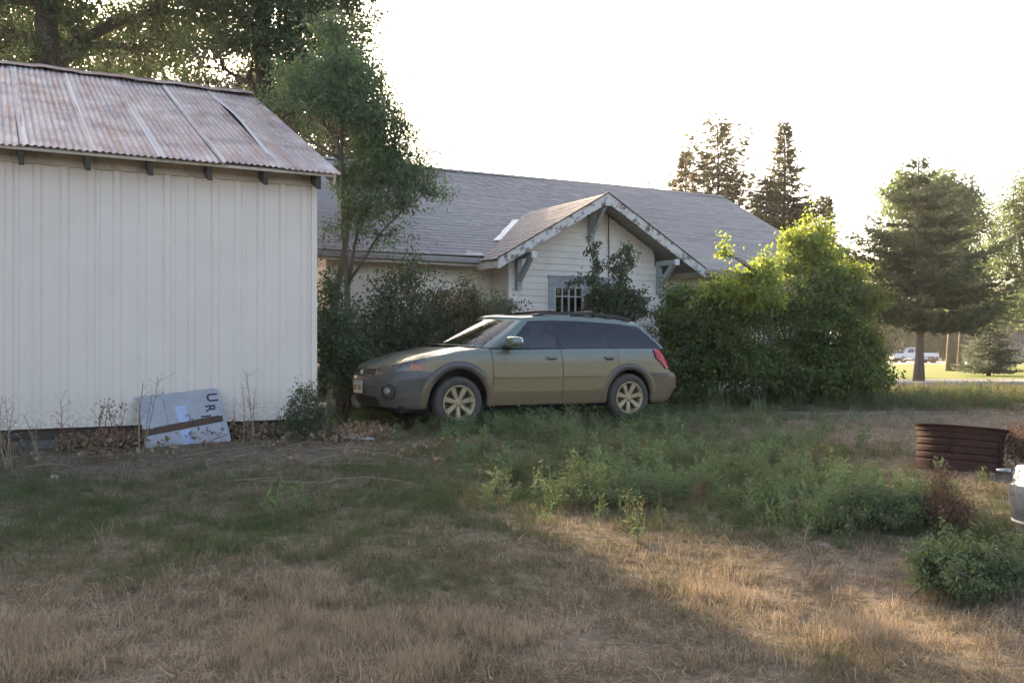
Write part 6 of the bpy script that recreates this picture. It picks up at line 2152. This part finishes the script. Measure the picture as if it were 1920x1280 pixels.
scatter('grass', 'short patchy grass, green and dry, covering the yard', 'grass', np.stack([x, y, gz(x, y)], 1),
        [tuft_mesh('tuft', 20, .045 + .011 * k_, .06, .0034, 'grass_blade', 1.0) for k_ in range(6)],
        np.clip(g_ + rng.normal(size=len(x)) * .15, 0, 1), rng.uniform(.45, 1.35, len(x)) * (.75 + .5 * g_) * np.where(y > 14, 1.35, 1), tilt=.3)
# golden bunch grass in the foreground
x, y = field(15000, 2.6, 7.5, 1.0)
px, py = topix(x, y, gz(x, y))
wgt = sum(np.exp(-(((px - a_) / b_) ** 2 + ((py - c_) / d_) ** 2)) for a_, b_, c_, d_ in ((520, 150, 1215, 70), (690, 110, 1190, 34), (840, 110, 1180, 34), (800, 90, 1260, 40), (180, 240, 1200, 90), (1130, 60, 1010, 30), (1380, 260, 1085, 40), (1640, 240, 1180, 60), (360, 160, 1130, 50), (570, 80, 1100, 34), (1330, 60, 1010, 40)))
clump = .5 + .5 * np.sin(x * 9 + 2 * np.sin(y * 5)) * np.sin(y * 8 + 1.5 * np.sin(x * 6))
ok = (rng.random(len(x)) < np.clip(wgt, 0, 1) * (.05 + .8 * clump ** 2)) & free(x, y)
x, y = x[ok], y[ok]
scatter('dry_grass', 'fine golden bunch grass in the foreground', 'dry grass', np.stack([x, y, gz(x, y)], 1), [tuft_mesh('bunch', 36, .048 + .012 * k_, .05, .0021, 'grass_blade', 1.0) for k_ in range(5)],
        np.clip(.10 + rng.normal(size=len(x)) * .10, 0, .4), rng.uniform(.5, 1.3, len(x)), tilt=.35)
x, y = field(9000, 2.6, 5.2, 1.0)
px, py = topix(x, y, gz(x, y))
wgt = sum(np.exp(-(((px - a_) / b_) ** 4 + ((py - c_) / d_) ** 4)) for a_, b_, c_, d_ in ((525, 85, 1215, 60), (690, 75, 1190, 26), (850, 70, 1178, 24), (800, 55, 1262, 30), (570, 60, 1110, 26), (60, 90, 1220, 50), (1120, 45, 1015, 24), (960, 40, 1200, 16), (1330, 50, 1120, 22), (1620, 60, 1190, 26)))
ok = rng.random(len(x)) < np.clip(wgt, 0, 1) * .9
x, y = x[ok], y[ok]
scatter('golden_grass', 'taller fine golden grass tufts in the left foreground', 'dry grass', np.stack([x, y, gz(x, y)], 1), [tuft_mesh('golden', 46, .085 + .012 * k_, .055, .0018, 'grass_blade', .6) for k_ in range(4)],
        np.clip(.03 + rng.normal(size=len(x)) * .05, 0, .2), rng.uniform(.55, 1.2, len(x)), tilt=.2)
# matted straw
x, y = field(46000, 2.6, 22, .85)
ok = free(x, y) & ~undercar(x, y)
x, y = x[ok], y[ok]; g_ = green(x, y)
sp_ = .5 + .5 * np.sin(x * 3.7 + 2 * np.sin(y * 2.9)) * np.sin(y * 3.3 + 1.4 * np.sin(x * 4.1))
ok = rng.random(len(x)) < (1 - .7 * g_) * (.25 + .75 * sp_)
x, y, g_ = x[ok], y[ok], g_[ok]
scatter('straw', 'matted dead straw lying between the grass', 'straw', np.stack([x, y, gz(x, y)], 1), [tuft_mesh('straw', 22, .016, .055, .0024, 'grass_blade', 0, flat=True) for _ in range(5)],
        np.clip(.27 + rng.normal(size=len(x)) * .15, 0, .6), rng.uniform(.5, 1.4, len(x)))
# leafy green weeds round the car and in the middle of the yard
x, y = field(44000, 4, 19, .9)
px, py = topix(x, y, gz(x, y))
wgt = sum(q_ * np.exp(-(((px - a_) / b_) ** 2 + ((py - c_) / d_) ** 2)) for a_, b_, c_, d_, q_ in ((1180, 260, 880, 60, .8), (980, 220, 800, 22, 1.0), (1250, 200, 800, 18, .5), (1420, 120, 830, 30, .6), (1330, 200, 950, 40, .6), (1600, 170, 960, 40, .5), (1450, 300, 752, 9, .9), (830, 60, 790, 20, .8), (700, 60, 775, 22, .5), (450, 300, 950, 60, .035), (1820, 100, 1070, 50, .5), (1850, 120, 748, 12, .5), (1560, 100, 900, 30, .3)))
wp = .5 + .5 * np.sin(x * 2.7 + 2.4 * np.sin(y * 1.9 + 1)) * np.sin(y * 2.9 + 2.1 * np.sin(x * 1.7))
wgt = wgt * np.clip(.12 + 1.5 * (wp - .28), .06, 1.1) * (1 - .75 * np.exp(-(((px - 1330) / 150) ** 2 + ((py - 835) / 26) ** 2)))
ok = (rng.random(len(x)) < np.clip(wgt, 0, 1) * .55) & free(x, y) & ~undercar(x, y)
x, y = x[ok], y[ok]
px, py = topix(x, y, gz(x, y))
scatter('green_weeds', 'knee high green leafy weeds around the car and mid yard', 'weeds', np.stack([x, y, gz(x, y)], 1), [tuft_mesh('weed', 7, .21, .05, .0045, 'weed_blade', .3, leafy=True) for _ in range(6)],
        np.clip(.74 + .22 * np.sin(x * 3.1 + 2 * np.sin(y * 2.2)) + rng.normal(size=len(x)) * .18, 0, 1), rng.uniform(.35, 1.15, len(x)) * np.where(rng.random(len(x)) < .12, 1.5, 1) * np.where((py < 812) & (px < 1260), 1.08, 1) * np.where(py < 770, 1.4, 1))
# tall seeding grass in front of the bushes and by the lawn edge
x, y = field(9000, 14, 34, 1.0)
px, py = topix(x, y, gz(x, y))
ok = free(x, y) & (px > 1240) & (rng.random(len(x)) < np.exp(-((py - 748) / 14) ** 2) * .8) & ~undercar(x, y)
x, y = x[ok], y[ok]
scatter('tall_grass', 'tall thin grass along the foot of the bushes', 'grass', np.stack([x, y, gz(x, y)], 1), [tuft_mesh('tall', 20, .34, .10, .008, 'grass_blade', .45) for _ in range(4)],
        np.clip(.62 + rng.normal(size=len(x)) * .2, 0, 1), rng.uniform(.5, 1.2, len(x)))
# yellowed broad leaves along the foot of the shed and litter by the corner
x = np.empty(0); y = np.empty(0)
ss = rng.uniform(-7, -1.2, 620); ww = SW - .08 - np.abs(rng.normal(size=620)) * .15
q = P0[None] + ss[:, None] * U + ww[:, None] * V
ok = (np.sin(ss * 4.1) + .6 * np.sin(ss * 9.7 + 1) > -.35)
q = q[ok]
def broad_tuft():
    me_v, me_f, A_ = [], [], []
    for k in range(9):
        c_ = np.array([rng.normal() * .05, rng.normal() * .05, rng.uniform(.01, .15)])
        dr = unit(rng.normal(size=3) + np.array([0, 0, .35])); L = rng.uniform(.035, .075); sd = unit(np.cross(dr, rng.normal(size=3)))
        nn_ = np.cross(sd, dr); n0 = len(me_v)
        me_v += [c_, c_ + dr * L * .4 + sd * L * .32 + nn_ * L * .1, c_ + dr * L - nn_ * L * .25, c_ + dr * L * .4 - sd * L * .32 + nn_ * L * .1]
        me_f += [(n0, n0 + 1, n0 + 2), (n0, n0 + 2, n0 + 3)]; A_ += [rng.random()] * 4
        n0 = len(me_v); b_ = c_ * np.array([.3, .3, 0]) - np.array([0, 0, .02])
        me_v += [b_, b_ + np.array([.003, 0, 0]), c_]; me_f += [(n0, n0 + 1, n0 + 2)]; A_ += [.2] * 3
    me = bpy.data.meshes.new('broad'); me.from_pydata([tuple(v) for v in me_v], [], me_f)
    at_ = me.attributes.new('lc', 'FLOAT', 'POINT'); at_.data.foreach_set('value', np.array(A_, np.float32)); me.materials.append(M['leaf_dead'])
    return me
xx = np.concatenate([q[:, 0], rng.normal(size=70) * .4 - 1.9, rng.uniform(-5, -.5, 50)]); yy = np.concatenate([q[:, 1], rng.normal(size=70) * .3 + 10.6, rng.uniform(8.5, 10.5, 50)])
ok = free(xx, yy)
xx, yy = xx[ok], yy[ok]
scatter('dead_leaves', 'yellowed withered leaves along the foot of the shed', 'leaves', np.stack([xx, yy, gz(xx, yy)], 1), [broad_tuft() for _ in range(5)], rng.random(len(xx)), rng.uniform(.6, 1.15, len(xx)))
# dead branches lying left of centre
mb = MB()
for k in range(14):
    px_ = rng.uniform(-20, 620); d_ = rng.uniform(7.2, 9.6); c_ = gp(px_, d_)
    if not free(np.array([c_[0]]), np.array([c_[1]]))[0]:
        continue
    an = rng.normal() * .5; L = rng.uniform(.25, 1.1)
    e_ = c_ + np.array([math.cos(an), math.sin(an), 0]) * L; e_[2] = G(e_[0], e_[1]) + rng.uniform(.02, .10); c_[2] += .02
    mb.tube(branch_pts(c_, e_, 5, -.06, .05), [.004, .004, .0035, .003, .0015], 4, cap=False)
o = mb.build('twigs', 'dry_stem'); tag(o, 'thin dead twigs lying on the soil before the shed', 'twigs', kind='stuff')

# ---------------------------------------------------------------- thin haze, added to lift the shadows and soften the far park
m, t, out = nt('veil_haze')
pv = node(t, 'ShaderNodeVolumePrincipled')
pv.inputs['Color'].default_value = (.95, .93, .90, 1)
pv.inputs['Density'].default_value = HAZE
pv.inputs['Anisotropy'].default_value = .55
t.links.new(pv.outputs[0], out.inputs['Volume'])
M['veil_haze'] = m
mb = MB(); mb.box(-1180, 1180, -40, 2480, -2.6, 30)
hz_o = mb.build('haze', 'veil_haze'); tag(hz_o, 'thin haze added over the yard and park to lift the shadows', 'haze', kind='stuff')
